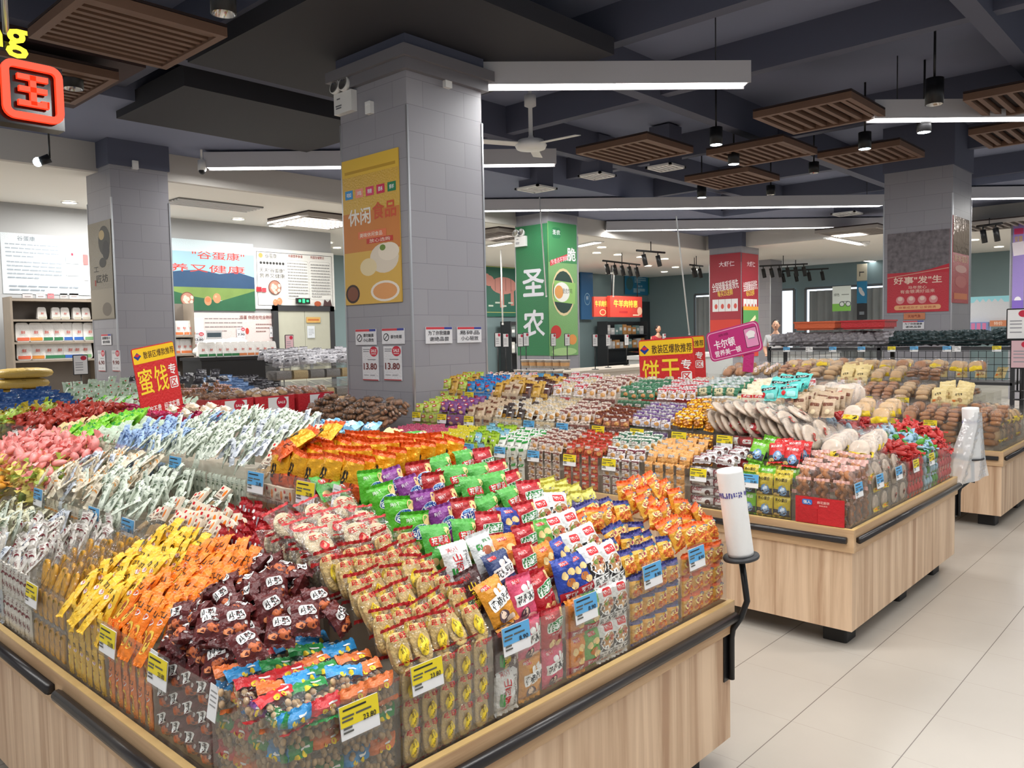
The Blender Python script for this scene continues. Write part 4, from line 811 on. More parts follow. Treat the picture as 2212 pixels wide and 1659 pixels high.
ridge(I1,8,1.9,['creampack'],'cream box packet on the ridge left of the light blue packets','cream box packets',3,2,70,8,1.22)
for k in (10,11,12): ridge(I1,k,2.05,['sw_mag'],'magenta sweet behind the green packets','magenta sweets',5,5,60,50,1.16,1.5,.4)
for k in (12,13,14): ridge(I1,k,2.25,['greyclear','greenpack'],'green clear packet at the far end of the nearest island','green clear packets at the far end',3,3,40,20,1.2,1.,.4)
ridge(I1,3,2.05,['sw_amber'],'amber sweet on the ridge','amber ridge sweets',1,2,60,30,1.12)
# ---------------- second island, aisle side
def bis(k,t,key,label,nr=5,nc=4,lean=14,zo=.055,rise=.07,front=(4,4),jit=7,s=1.,**kw):
    B(I2,X_,k,t,key,label+(' on the lowest step',' on the middle step',' on the top step')[t],label+', '+('lowest','middle','top')[t]+' step','L',nr,nc,lean,jit,zo,rise,front,s,.29,**kw)
B(I2,X_,0,0,'twist','fried dough twist packet beside the red promotion tray','fried dough twist packets','L',5,3,16,10,.06,.05,(3,2),1.,.3)
B(I2,X_,1,0,['pie_y','pie_g'],'egg white pie packet behind the front panel','yellow and green pie packets','L',2,3,12,5,.03,.03,(3,2),1.,.16,fkeys=['pie_g','pie_y','pie_y'],seq=True,fs=1.05)
B(I2,X_,1,0,['pie_g','pie_r','pie_r','pie_g','pie_r','pie_r'],'egg white pie packet piled above the yellow ones','piled pie packets','L',3,3,30,10,.12,.05,None,1.05,.3,d0=.12,seq=True)
bis(2,0,'rossy','white and maroon wafer box',4,2,30,.05,.05,(2,4),5)
bis(3,0,'bo','golden orange square biscuit packet')
bis(4,0,['bw'],'white and maroon square biscuit packet',2,4,14,.05,.02,(4,4)); B(I2,X_,4,0,'bg','white and green square biscuit packet above the maroon ones','white and green biscuit packets','L',3,4,16,8,.1,.04,None,1.,.29,d0=.1)
bis(5,0,'br','red orange square biscuit packet'); bis(6,0,'bl','white and brown square biscuit packet')
bis(7,0,'whitegreen','white and green cracker sleeve',6,4,30,.05,.06,(4,2)); bis(8,0,['sky','lime','lime'],'sky blue or lime pouch',6,4,16,.06,.06,(4,2))
bis(9,0,'yelp','yellow pouch',6,4,16,.04,.05,(4,2))
for k in (10,11): bis(k,0,'pinkp','crimson pink pouch',6,4,12,.04,.03,(4,2))
for k in (12,13,14,15): B(I2,X_,k,0,'walnut','brown walnut cake packet in front of the grey pillar','brown walnut cake packets','P',3,5,60,40,.06,.12,(4,2),1.,.3)
B(I2,X_,0,1,'panyel','pancake packet with yellow label','yellow label pancake packets','L',7,2,24,7,.04,.03,None,1.,.3)
B(I2,Y_,1,1,'pancake','large round pancake packet in the leaning row on the middle step','large pancake packets','L',13,2,32,8,.10,.05,None,1.2,.64)
B(I2,Y_,1,1,'pancake','large round pancake packet lying on top of the leaning row','large pancake packets','L',7,2,52,10,.15,.05,None,1.2,.6,d0=.15)
bis(2,1,'redbox','red and white wafer box',4,2,22,.06,.06,(2,3),5); bis(3,1,'gold','gold foil biscuit packet',5,4,12,.08,.1,(4,2),10); bis(4,1,'bv','white and purple square biscuit packet',5,4,14,.07,.08,(4,2))
bis(5,1,'bb','brown square biscuit packet',5,4,14,.06,.05,(4,2)); bis(6,1,'bl','white and brown square biscuit packet',5,3,20,.07,.07,(3,2),8,1.15); bis(7,1,'be','white and beige square biscuit packet',5,3,20,.07,.08,(3,2),8,1.15)
bis(8,1,['be','blackgold'],'beige or black wafer packet',5,3,24,.06,.07,(3,2)); bis(9,1,['brownsleeve'],'kraft cracker sleeve',5,3,24,.06,.06,(3,2)); bis(10,1,'purplebox','purple wafer packet',4,3,14,.07,.06,(3,2)); bis(11,1,'limebox','lime wafer packet',4,3,14,.06,.06,(3,2))
B(I2,X_,1,2,'brownsleeve','kraft cracker sleeve behind the pancakes','kraft cracker sleeves behind the pancakes','L',4,3,20,9,.05,.05,None,1.,.3); B(I2,X_,0,2,['bun_y','panyel'],'yellow label bread behind the pancakes','yellow label packets behind the pancakes','L',3,2,28,9,.03,.05,None,.9,.3)
B(I2,X_,2,2,'turq','turquoise biscuit packet behind the pancakes','turquoise biscuit packets','L',4,2,32,16,.12,.06,None,1.,.3,xr=(.48,1.12))
bis(2,2,'creamred','cream and red cake packet',4,2,12,.08,.08,(3,2),xr=(0,.52)); bis(3,2,'greenwhite','dark green and white cake packet',4,3,16,.10,.06,(3,2),9); bis(4,2,'bwr','white and red square biscuit packet',5,4,14,.07,.06,(4,2))
bis(5,2,'bd','green square biscuit packet',5,4,14,.07,.06,(4,2)); bis(6,2,'bl','white and brown square biscuit packet',5,3,20,.07,.08,(3,2),8,1.15); bis(7,2,['bwr','be'],'white square biscuit packet',5,3,20,.07,.09,(3,2),8,1.15)
bis(8,2,['cocoa','goldsleeve'],'cocoa or gold wafer packet',5,3,26,.07,.08,(3,2)); bis(9,2,['brownsleeve','goldsleeve'],'gold or kraft cracker sleeve',5,3,24,.06,.08,(3,2)); bis(10,2,'bluebox','blue wafer packet',4,3,16,.07,.06,(3,2)); bis(11,2,['limebox','goldsleeve'],'lime or gold wafer packet',4,3,16,.08,.08,(3,2))
for k in range(1,8): ridge(I2,k,4.86,['bwr','bl','be'] if k > 3 else ['pancake'] if k < 2 else ['creamred','bwr'],'biscuit packet on the ridge of the second island','biscuit packets on the ridge',3,4 if k > 1 else 2,22,12,1.245,1.05)
# second island, floor-facing side
B(I2,Y_,0,0,'twist','fried dough twist packet at the corner of the second island','fried dough twist packets','N',front=(3,2))
B(I2,Y_,1,0,'panyel','yellow label pancake packet','yellow label pancake packets','L',5,2,18,8,.06,.05,(2,2),1.,.3)
B(I2,Y_,2,0,'pancake','round pancake packet with red mark','round pancakes on the floor side','L',5,2,18,8,.05,.05,(2,2),.9,.3)
B(I2,Y_,3,0,'sw_redw','red wrapped sweet on the floor side','red wrapped sweets','P',2,5,60,50,.04,.05,(5,3),1.3,.3); B(I2,Y_,4,0,['sw_cry','sw_green'],'blue and green crystal sweet on the floor side','crystal sweets','P',2,5,60,50,.05,.05,(5,3),1.3,.3); B(I2,Y_,5,0,'sw_redw','red wrapped sweet beside the hanging bag','red sweets by the hanging bag','P',2,5,60,50,.05,.08,(5,3),1.3,.3)
B(I2,Y_,2,1,'pancake','round pancake packet with red mark, middle step','round pancakes on the floor side','L',6,2,28,8,.05,.05,None,1.,.3)
B(I2,Y_,3,1,['sw_cry','sw_redw'],'wrapped sweet on the middle step behind the red ones','sweets on the middle step','P',2,5,60,50,.0,.05,None,1.3,.3); B(I2,Y_,4,1,'sw_redw','red wrapped sweet on the middle step','sweets on the middle step','P',2,5,60,50,.0,.05,None,1.3,.3)
# ---------------- third island: bread
BR = (('roll_s',),('walnut','roll_s'),('bun_l',),('bun_y',),('bun_b',),('creambag',),('bun_r',),('bun_p',),('bun_l',))
BRT = {'roll_s':'long brown roll bread','walnut':'small brown cake','bun_l':'small labelled bread','bun_y':'yellow label bun','bun_b':'brown bun','creambag':'cream pouch','bun_r':'dark red bean bun','bun_p':'pale double bun'}
for t in range(3):
    for k in range(t, 9):
        ks = BR[(k*2+t*3)%9] if not (t == 0 and k < 2) else ('roll_s',); nm = BRT[ks[0]]
        B(I3,X_,k,t,list(ks),'wrapped %s on the %s step, third island' % (nm,('lowest','middle','top')[t]),'%s packets, third island %s step' % (nm,('lowest','middle','top')[t]),'L',4,3 if ks[0] in ('roll_s','walnut') else 2,26,12,.07,.07,(2,1),1.,.3)
for k in range(1,7): ridge(I3,k,7.95,['bun_p','bun_b','bun_y'],'wrapped bun on the ridge of the third island','ridge buns',2,2,40,16,1.27)
for t,ks in enumerate((('bun_y','roll_s'),('walnut',),('bun_l','sw_white'))):
    for k in range(t+(0 if t == 0 else 1), 3): B(I3,Y_,k,t,[x for x in ks if x != 'sw_white'],'wrapped bread, floor side of third island, %s step' % ('lowest','middle','top')[t],'bread on the third island floor side','L',4,2,26,12,.06,.06,(2,1),1.,.3)
# ---------------- price tags on the bins
def tagx(I,k,t,kind,label,dy=.0,dz=-.035,pr_='23.80',s=1.): x,y = by(I,k,t); price(kind,x-ST/2,y+dy,TOPS[t]+dz,X_,label,pr_,s)
def tagy(I,k,t,kind,label,dx=.0,dz=-.035,pr_='8.90',s=1.): x,y = bx(I,k,t); price(kind,x+dx,y-ST/2,TOPS[t]+dz,Y_,label,pr_,s)
tagy(I1,0,0,'y','yellow 23.80 price tag in front of the peanut packets',.03,-.045,'23.80',.98); tagy(I1,1,0,'y','yellow 23.80 price tag in front of the oval rice crackers',-.08,-.02,'23.80',.92)
tagy(I1,2,0,'b','blue 8.90 price tag in front of the mixed chip bags',-.08,-.02); tagy(I1,3,0,'b','blue 8.90 price tag in front of the chip and noodle bags',-.09,-.02); tagy(I1,4,0,'b','blue price tag in front of the navy topped noodle bags',-.05,-.005); tagy(I1,5,0,'b','blue price tag in front of the orange topped noodle bags',-.08,-.01)
tagy(I1,3,1,'b','blue price tag between the chip bag steps',-.06,-.03)
for k,kd,lb in ((1,'y','maroon packets'),(2,'y','orange corn sticks'),(4,'y','dried mango'),(6,'b','white milk sticks at the left'),(8,'b','yellowish milk sticks')): tagx(I1,k,0,kd,'%s price tag under the %s' % ({'y':'yellow','b':'blue'}[kd],lb),.08)
for k,kd,lb in ((1,'y','round rice crackers'),(4,'b','header cards, middle step'),(5,'b','sage milk sticks, middle step'),(7,'b','cream milk sticks, middle step'),(9,'b','yellow jelly sweets')): tagx(I1,k,1,kd,'%s price tag in front of the %s' % ({'y':'yellow','b':'blue'}[kd],lb),.08)
for k,kd,lb in ((2,'y','golden rice crust bags'),(3,'b','cream header cards, top step'),(5,'b','sage milk sticks, top step'),(8,'y','pale green packets'),(10,'y','cream pouches')): tagx(I1,k,2,kd,'%s price tag in front of the %s' % ({'y':'yellow','b':'blue'}[kd],lb),.06)
for I,k,t,f,lb in ((I1,1,0,X_,'white price slip between the maroon and orange heaps'),(I1,0,0,X_,'white price slip below the maroon heap'),(I1,2,2,X_,'white price slip at the corner of the golden bags')):
    x,y = by(I,k,t); slip(x-ST/2,y+(-.1 if t == 2 else .11),TOPS[t]-.03,f,lb)
for k,t,kd,lb in ((2,0,'y','white and maroon wafer boxes'),(4,0,'y','white and maroon biscuits'),(5,0,'y','red orange biscuits'),(6,0,'b','white and brown biscuits'),(7,0,'b','green cracker sleeves'),(8,0,'b','sky blue pouches'),(2,1,'y','red wafer boxes'),(3,1,'y','gold foil biscuits'),(4,1,'y','white and purple biscuits'),(5,1,'y','brown biscuits'),(6,1,'b','white and brown biscuits, middle step'),(7,1,'b','beige biscuits'),(9,1,'y','kraft sleeves'),(10,1,'y','purple wafers'),(11,1,'y','lime wafers'),(2,2,'y','cream and red cakes'),(3,2,'y','dark green cakes'),(10,2,'y','blue wafers'),(1,0,'b','egg white pies')): tagx(I2,k,t,kd,'%s price tag in front of the %s' % ({'y':'yellow','b':'blue'}[kd],lb),.07)
for k,kd,lb in ((0,'b','dough twists, floor side'),(1,'b','yellow label pancakes'),(2,'b','red marked pancakes'),(3,'y','red sweets'),(4,'y','crystal sweets')): tagy(I2,k,0,kd,'%s price tag in front of the %s' % ({'y':'yellow','b':'blue'}[kd],lb),-.07)
for k in range(1,7): tagx(I3,k,0,'y','yellow price tag on the lowest bread step, %s from corner' % ORD[k],.05); 
for k in range(2,7): tagx(I3,k,1,'y','yellow price tag on the middle bread step, %s from corner' % ORD[k],.05)
# red promotion tray at the corner of the second island
x,y = by(I2,0,0); o = empty('promotion_tray',(x-ST/2-.004,y,.6),'red promotion tray card in front of the dough twists','tray')
b = MB(); b.box((-.004,.0,.065),(.006,.24,.13),film((196,38,46))); b.box((-.008,.06,.04),(.004,.1,.07),film((186,34,42))); b.build('front_board',o)
p = MB(); Mz = Matrix.Rotation(-PI/2,4,'Z') @ Matrix.Translation((0,-.009,0)); flat(p,rrect2d(.05,.026,.008),I_((60,120,200)),(-.06,.105),0,.001,Mz); flat(p,fit_text('强人',.036,.016,.02),WHI,(-.06,.105),0,.002,Mz); flat(p,fit_text('麻花脆饼',.06,.014,.02),I_((240,190,180)),(.02,.108),0,.001,Mz); flat(p,fit_text('酥脆香甜',.04,.007,.01),I_((240,190,180)),(.02,.092),0,.001,Mz); p.build('print',o)
# ================================================================ SIGNS, POSTERS, BACKGROUND
def hang(o, loc, rz, label, cat, group=None, tilt=0, roll=0):
    o.location = loc; o.rotation_euler = Euler((tilt,roll,rz)); return tag(o,label,cat,group)
FX, FY = -PI/2, 0   # boards facing -x / -y
def rows_text(n, w, h, col, c, seed, lh=.012, bold=.0):
    """lines of small running text as short dashes"""
    rr = random.Random(seed); out = []
    for i in range(n):
        z = c[1]+h/2-h*(i+.5)/n; x = c[0]-w/2
        while x < c[0]+w/2-.01:
            l = min(rr.uniform(.03,.10)*w/.6, c[0]+w/2-x); out.append(((rect2d(l*.86,lh)),ink(col),(x+l/2,z))); x += l
            if i == n-1 and x > c[0]: break
    return out
# --- zone signs on the islands
def DIA(w,h): return [(-w/2,0),(0,-h/2),(w/2,0),(0,h/2)],[(0,1,2,3)]
def zone_sign(big, loc, rz, label, roll, extra, s=1., up=0., k=1.):
    o = plaque('zone_sign',.4,.6,film((206,44,46)),[((rrect2d(.39,.115 if not up else .095,.01)),I_((240,196,40)),(0,.235+up*.15)),T('散装区爆款推荐',.29,.055,(60,30,30),(.045,.235),.02),
        (DIA(.07,.06),I_((30,60,140)),(-.155,.235)),(DIA(.05,.026),I_((206,44,46)),(-.155,.243)),
        T(big[0],.125,.2*k,(246,216,60),(-.115,.035+up),.018),T(big[1],.125,.2*k,(246,216,60),(.03,.035+up),.018),T('专',.07,.085*k,(240,240,236),(.145,.035+.05*k+up),.03),RR(.075,.09*k,.01,(240,240,236),(.145,.035-.055*k+up)),T('区',.06,.07*k,(206,44,46),(.145,.035-.055*k+up),.03)]+extra,.006,None,None,.02)
    o.scale = (s,s,s); hang(o,loc,rz,label,'sign','red zone signs',0,roll); b = MB(); b.box((.02,.006,-.42),(.09,.006,.26),film((206,44,46))); b.build('stem',o); return o
p = ax(1441,800,4.86)
zone_sign('饼干',(4.86,p.y,ax(1441,731,4.86).z-.33),FX,'red and yellow zone sign standing among the biscuits',-.05,[],1.1,.06,.72)
p = ax(1506,770,6.2); zone_sign('饼干',(6.2,p.y+.12,ax(1506,724,6.2).z-.31),FX,'red and yellow zone sign half hidden behind the biscuit sign',-.04,[],1.0,.06,.72)
zone_sign('蜜饯',(1.985,4.53,1.325),.3,'leaning red and yellow zone sign at the left, beside the grey pillar',-.15,[T('好吃不贵',.15,.055,(246,240,232),(-.09,-.19),.03),T('经济实惠',.15,.055,(246,240,232),(.09,-.19),.03)],.72)
MAG = film((190,52,122)); p = ax(1585,738,5.4)
o = plaque('bakery_sign',.42,.22,MAG,[RR(.4,.2,.03,(236,190,214),(0,0)),RR(.39,.19,.028,(190,52,122),(0,0)),T('卡尔顿',.17,.065,(246,240,244),(-.075,.005),.03),T('营养美一顿',.21,.045,(246,240,244),(-.06,-.06),.02),T('烘焙',.08,.02,(110,30,70),(-.07,.068)),RR(.1,.14,.008,(60,40,50),(.14,.0)),RR(.092,.132,.006,(226,150,190),(.14,.0)),
    OV(.05,.04,(240,238,236),(.14,.03)),OV(.034,.034,(240,238,236),(.122,.026)),OV(.034,.034,(240,238,236),(.158,.026)),RC(.05,.026,(240,238,236),(.14,.008)),RC(.052,.008,(150,150,160),(.14,-.006))],.006,None,None,.035)
hang(o,(5.4,p.y,p.z),FX,'tilted magenta bakery sign with a white cook hat','sign',None,0,-.22); b = MB(); b.box((.12,.01,-.14),(.08,.006,.14),MAG,Matrix.Rotation(.3,4,'Y')); b.build('stand',o)
def fit(plane, val, u0, v0, u1, v1):
    f = ax if plane == 'x' else ay; um, vm = (u0+u1)/2, (v0+v1)/2; a,b_,c,d = f(u0,vm,val),f(u1,vm,val),f(um,v0,val),f(um,v1,val)
    ce = (a+b_)/2; return Vector((ce.x,ce.y,(c.z+d.z)/2)), (a-b_).length, c.z-d.z
def poster(plane, val, u0, v0, u1, v1, label, col, fn, name='poster', cat='poster', group=None, t=.008, bm=None):
    c, w, h = fit(plane,val,u0,v0,u1,v1); o = plaque(name,w,h,bm or film(col),fn(w,h),t); hang(o,c,FX if plane == 'x' else FY,label,cat,group); return o
# --- grey pillar with the yellow poster
FX1, FY1 = 4.44-.012, 5.22-.012
poster('x',FX1,743,333,864,656,'tall yellow snack poster on the grey pillar',(214,172,70),lambda w,h:[RC(w,h*.12,(226,186,70),(0,h*.44)),RC(w,h*.3,(206,130,66),(0,-h*.02)),RC(w*.9,h*.02,(190,150,50),(0,h*.41))]+
    [RC(w*.14,h*.06,c,(w*(-.38+.19*i),h*.26)) for i,c in enumerate(((60,150,210),(236,150,130),(216,70,110),(206,50,90),(40,130,90)))]+[T('咖鸡糖酥鲜'[i],w*.08,h*.03,(240,240,240),(w*(-.38+.19*i),h*.26)) for i in range(5)]+
    [T('休闲',w*.4,h*.11,(238,232,222),(-w*.2,h*.10),.03),T('食品',w*.4,h*.11,(206,90,60),(w*.24,h*.12),.03),RC(w*.5,h*.05,(226,120,80),(w*.02,-h*.03)),T('美味休闲食品',w*.4,h*.03,(240,226,210),(0,-h*.03)),RC(w*.46,h*.035,(200,60,50),(w*.15,-h*.075)),T('放心选购',w*.36,h*.025,(240,226,210),(w*.15,-h*.075)),
    RC(w,h*.36,(218,176,84),(0,-h*.32)),OV(w*.5,h*.2,(226,214,196),(w*.22,-h*.2)),OV(w*.36,h*.12,(236,224,206),(w*.3,-h*.16)),OV(w*.3,h*.12,(232,214,170),(-w*.06,-h*.25)),OV(w*.5,h*.14,(238,228,214),(w*.22,-h*.42)),OV(w*.42,h*.11,(226,160,100),(w*.22,-h*.42)),OV(w*.26,h*.13,(60,40,36),(-w*.36,-h*.425)),OV(w*.2,h*.1,(130,78,56),(-w*.36,-h*.425)),OV(w*.1,h*.04,(110,140,60),(w*.2,-h*.13))])
def notice(pl,val,u0,v0,u1,v1,l1,l2,label,icon=False): poster(pl,val,u0,v0,u1,v1,label,(226,226,230),lambda w,h:[RC(w*.98,h*.14,(206,70,80),(0,h*.42)),RC(w*.3,h*.14,(60,70,150),(w*.34,h*.42))]+([T(l1,w*.82,h*.26,(52,52,58),(0,h*.14),.02),T(l2,w*.72,h*.26,(52,52,58),(0,-h*.22),.02)] if not icon else [OV(w*.26,h*.5,(40,40,44),(-w*.3,-h*.06)),OV(w*.2,h*.38,(226,226,230),(-w*.3,-h*.06)),RC(w*.2,h*.06,(40,40,44),(-w*.3,-h*.06),.7),T(l1,w*.5,h*.22,(52,52,58),(w*.14,h*.1 if l2 else -h*.04),.02)]+([T(l2,w*.5,h*.22,(52,52,58),(w*.14,-h*.2),.02)] if l2 else [])),'notice','notice','white notices with red and blue top')
notice('x',FX1,768,711,812,745,'请勿触摸','小心烫伤','notice against touching, left one on the yellow poster pillar',True); notice('x',FX1,825,709,873,743,'请勿吸烟','','no smoking notice under the yellow poster',True)
notice('y',FY1,920,706,977,742,'为了你我健康','谢绝品尝','notice asking not to taste, on the right pillar face'); notice('y',FY1,988,706,1040,740,'易碎品','小心轻放','fragile goods notice beside the pillar edge')
def sale(pl,val,u0,v0,u1,v1,label,num='13.80',nc=(120,60,60)): poster(pl,val,u0,v0,u1,v1,label,(222,222,226),lambda w,h:[OV(w*.5,h*.3,(200,44,66),(w*.24,h*.36)),T('SALE',w*.34,h*.09,(240,240,240),(w*.24,h*.38),.02),T('新鲜特卖',w*.3,h*.04,(240,240,240),(w*.24,h*.29)),T(num,w*.84,h*.2,nc,(0,-h*.08),.03),RC(w*.98,h*.03,(176,50,60),(0,-h*.48)),RC(w*.4,h*.02,(130,130,136),(-w*.22,h*.42)),RC(w*.36,h*.02,(130,130,136),(-w*.24,h*.36)),RC(w*.5,h*.02,(130,130,136),(w*.1,h*.12)),RC(w*.3,h*.02,(150,150,156),(-w*.26,-h*.34)),RC(w*.3,h*.02,(150,150,156),(w*.14,-h*.34))],'price_sheet','price sheet','white sale price sheets')
sale('x',FX1,783,749,817,822,'13.80 sale sheet, left of the two on the pillar'); sale('x',FX1,829,748,867,822,'13.80 sale sheet, right of the two on the pillar')
# emergency light and boxes on pillars
def emergency(pl,val,u,v,label,s=1.):
    c = ax(u,v,val) if pl == 'x' else ay(u,v,val); o = empty('emergency_light',c,label,'emergency light','twin lamp emergency lights',FX if pl == 'x' else FY); o.scale = (s,s,s)
    b = MB(); b.box((0,-.03,0),(.26,.06,.18),WHITE); q = b.build('box',o); p_ = MB()
    for z,wd in ((.04,.05),(-.02,.09),(-.04,.08)): flat(p_,rect2d(wd,.012),I_((110,112,116)),(-.06,z),0,.061)
    p_.build('print',q)
    for sx in (-1,1):
        b = MB(); Mq = Matrix.Translation((sx*.065-.03,-.05,.15)) @ Matrix.Rotation(1.35,4,'X'); b.lathe([(.0,-.05),(.055,-.04),(.066,0),(.066,.03),(.058,.03)],(0,0,0),WHITE,18,Mq); q = b.build('lamp_head',o)
        b = MB(); b.lathe([(.058,.028),(.02,.008),(0,.01)],(0,0,0),CHROME,18,Mq); b.build('reflector',q)
emergency('x',4.44,752,224,'twin emergency light high on the yellow poster pillar'); emergency('x',11.92,1128,522,'twin emergency light on the green pillar',1.1)
for pl,val,u,v,lb in (('x',4.44,802,234,'small white box on the left face of the yellow poster pillar'),('y',5.22,963,178,'small white box high on the right face of the pillar'),('y',10.44,290,357,'small white box on top of the left pillar')):
    c = ax(u,v,val) if pl == 'x' else ay(u,v,val); b = MB(); b.rbox((0,-.02,0),(.075,.04,.105),WHITE,.006); o = b.build('wall_box'); hang(o,c,FX if pl == 'x' else FY,lb,'junction box')
    b = MB(); b.box((0,-.042,.025),(.05,.006,.02),PAPER); b.build('cover',o)
# --- left pillar
poster('x',4.086-.012,194,478,243,690,'dark ink painting style poster on the left pillar',(128,120,104),lambda w,h:[OV(w*.5,h*.3,(66,64,60),(w*.2,h*.3),.4),OV(w*.3,h*.2,(48,46,46),(w*.26,h*.2),-.3),OV(w*.24,h*.1,(170,150,110),(w*.1,h*.36)),OV(w*.3,h*.1,(60,58,54),(w*.1,h*.08)),T('工',w*.2,h*.05,(60,56,54),(-w*.2,h*.02),.02),T('匠坊',w*.5,h*.08,(60,56,54),(w*.04,-h*.08),.02),RC(w*.05,h*.06,(150,60,50),(-w*.26,-h*.12)),RC(w,h*.3,(150,142,128),(0,-h*.34)),OV(w*.4,h*.14,(112,104,94),(w*.2,-h*.4))])
notice('x',4.086-.012,219,722,240,745,'温馨提示','请勿倚靠','small notice on the left pillar'); sale('x',4.086-.012,212,757,227,802,'price strip, left of two on the left pillar','6.90'); sale('x',4.086-.012,242,757,259,802,'price strip, right of two on the left pillar','9.90')
# --- red poster pillar
BEAN = pr('coffee_bean_print', (150,142,147), .5, var=.95, vs=15)
def redposter(w,h):
    it = [((rect2d(w,h*.5)),BEAN,(0,h*.25)),((([(-w/2,0),(w/2,0),(w/2,h*.1),(w*.2,h*.045),(-w*.1,h*.012)]),[[0,1,2,3,4]]),I_((196,48,62)),(0,-h*.02)),RC(w,h*.01,(214,160,140),(0,-h*.015),.12)]
    it += [T('好事"发"生',w*.78,h*.09,(244,214,196),(0,-h*.1),.03),T('马年放心',w*.3,h*.04,(236,196,180),(0,-h*.19),.02),T('有金银满好运来',w*.56,h*.045,(236,196,180),(0,-h*.24),.02)]
    for i in range(4): it += [OV(w*.14,h*.1,(222,150,150),(w*(-.28+.18*i),-h*.345)),OV(w*.08,h*.05,(238,204,190),(w*(-.28+.18*i),-h*.33))]
    return it+[RR(w*.76,h*.06,h*.03,(236,180,130),(0,-h*.44)),T('良事成双才 让爱圆满',w*.6,h*.03,(196,80,60),(0,-h*.44))]
poster('x',12.93-.012,1917,500,2050,674,'red poster with a dark bean photo on the right pillar',(196,48,62),redposter)
poster('y',3.25-.012,2058,470,2093,655,'narrow red poster with glossy brown top on the right pillar',(190,52,60),lambda w,h:[((rect2d(w,h*.42)),pr('glossy_brown_print',(120,98,84),.12,.4,bump=.6,bs=9),(0,h*.29)),T('家有福到',w*.8,h*.08,(230,190,150),(0,h*.02),.02),OV(w*.7,h*.09,(226,170,160),(0,-h*.1)),OV(w*.7,h*.14,(206,110,106),(0,-h*.25)),RC(w*.8,h*.07,(226,130,80),(0,-h*.42))])
notice('x',12.93-.012,1950,693,1996,711,'为了你我健康','谢绝品尝','notice under the red poster on the right pillar'); poster('x',12.93-.012,1952,676,1998,690,'small orange and red label under the red poster',(206,130,90),lambda w,h:[T('天地气象',w*.6,h*.5,(150,60,50),(0,0))],'label_card','label')
# --- green pillar
poster('x',11.93-.02,1116,486,1184,768,'green advertising panel with two large white characters',(46,120,76),lambda w,h:[T('圣',w*.66,h*.2,(226,226,234),(.04*w,h*.06),.03),T('农',w*.66,h*.2,(226,226,234),(.04*w,-h*.25),.03)],'advertising_panel','advertising panel',None,.015)
poster('y',9.99-.02,1186,482,1247,768,'light green advertising panel with a round frozen food picture',(120,170,104),lambda w,h:[RC(w,h*.3,(64,136,84),(0,h*.35)),RR(w*.3,h*.08,.06,(46,120,76),(-w*.22,h*.42)),T('圣农',w*.26,h*.035,(236,236,240),(-w*.22,h*.425),.02),((([(-w*.4,-.05*h),(w*.2,.01*h),(w*.2,.05*h),(-w*.4,-.01*h)]),[[0,1,2,3]]),I_((206,60,70)),(-w*.05,h*.22)),T('外卖点不到的',w*.6,h*.04,(240,240,240),(-w*.12,h*.22),.01,.22),T('脆',w*.3,h*.1,(240,240,240),(w*.3,h*.27),.03),OV(w*.8,h*.36,(226,206,160),(w*.0,-h*.02)),OV(w*.74,h*.32,(40,66,58),(w*.0,-h*.02)),RC(w*.76,h*.16,(150,196,110),(w*.04,-h*.02),-.06),OV(w*.56,h*.15,(240,240,232),(-.06*w,-h*.02)),OV(w*.3,h*.1,(226,160,90),(-.16*w,-h*.02)),T('脆皮炸鸡',w*.34,h*.04,(60,60,60),(w*.14,-h*.01),.01),OV(w*.36,h*.1,(196,54,50),(-w*.28,-h*.32)),OV(w*.3,h*.08,(226,150,80),(w*.3,-h*.38)),OV(w*.9,h*.06,(170,206,140),(0,-h*.47))],'advertising_panel','advertising panel',None,.015)
# --- red shrimp pillar, purple pillar, bicycle pillar
def shrimp(w,h): return [T('大虾仁',w*.5,h*.05,(240,220,226),(w*.05,h*.4),.02),T('全国销量遥遥领先',w*.86,h*.09,(246,240,240),(0,h*.19),.02,.12),T('每买25送鲜',w*.5,h*.06,(236,206,90),(0,h*.12),.02,.1)]+[RC(w*.2,h*.12,(226,226,226),(w*(-.32+.21*i),h*.0)) for i in range(4)]+[OV(w*.1,h*.05,(206,90,80),(w*(-.3+.21*i),-h*.01)) for i in range(4)]+[RC(w,h*.36,(206,70,60),(0,-h*.32)),OV(w*.7,h*.1,(226,130,100),(w*.1,-h*.4),.2)]
poster('x',19.19-.02,1534,548,1600,770,'red advertising panel with white lettering, left face of the far red pillar',(158,44,58),shrimp,'advertising_panel','advertising panel'); poster('y',9.68-.02,1603,548,1638,770,'red advertising panel, narrow right face of the far red pillar',(164,46,60),shrimp,'advertising_panel','advertising panel')
poster('y',9.62,1606,662,1638,720,'small green and orange poster on the far red pillar',(90,160,90),lambda w,h:[RC(w,h*.14,(226,160,60),(0,h*.43)),RC(w*.6,h*.14,(236,226,180),(.05*w,-h*.05),.5)])
poster('x',19.8-.02,2187,483,2212,690,'purple advertising panel at the right edge',(150,130,196),lambda w,h:[RC(w*.8,h*.06,(206,60,110),(0,h*.42)),T('安慕',w*.7,h*.06,(206,170,60),(0,h*.34)),RC(w,h*.14,(226,216,226),(0,h*.24),.1),OV(w*.6,h*.08,(230,226,232),(0,-h*.3)),RC(w,h*.2,(126,100,186),(0,-h*.4))],'advertising_panel','advertising panel')
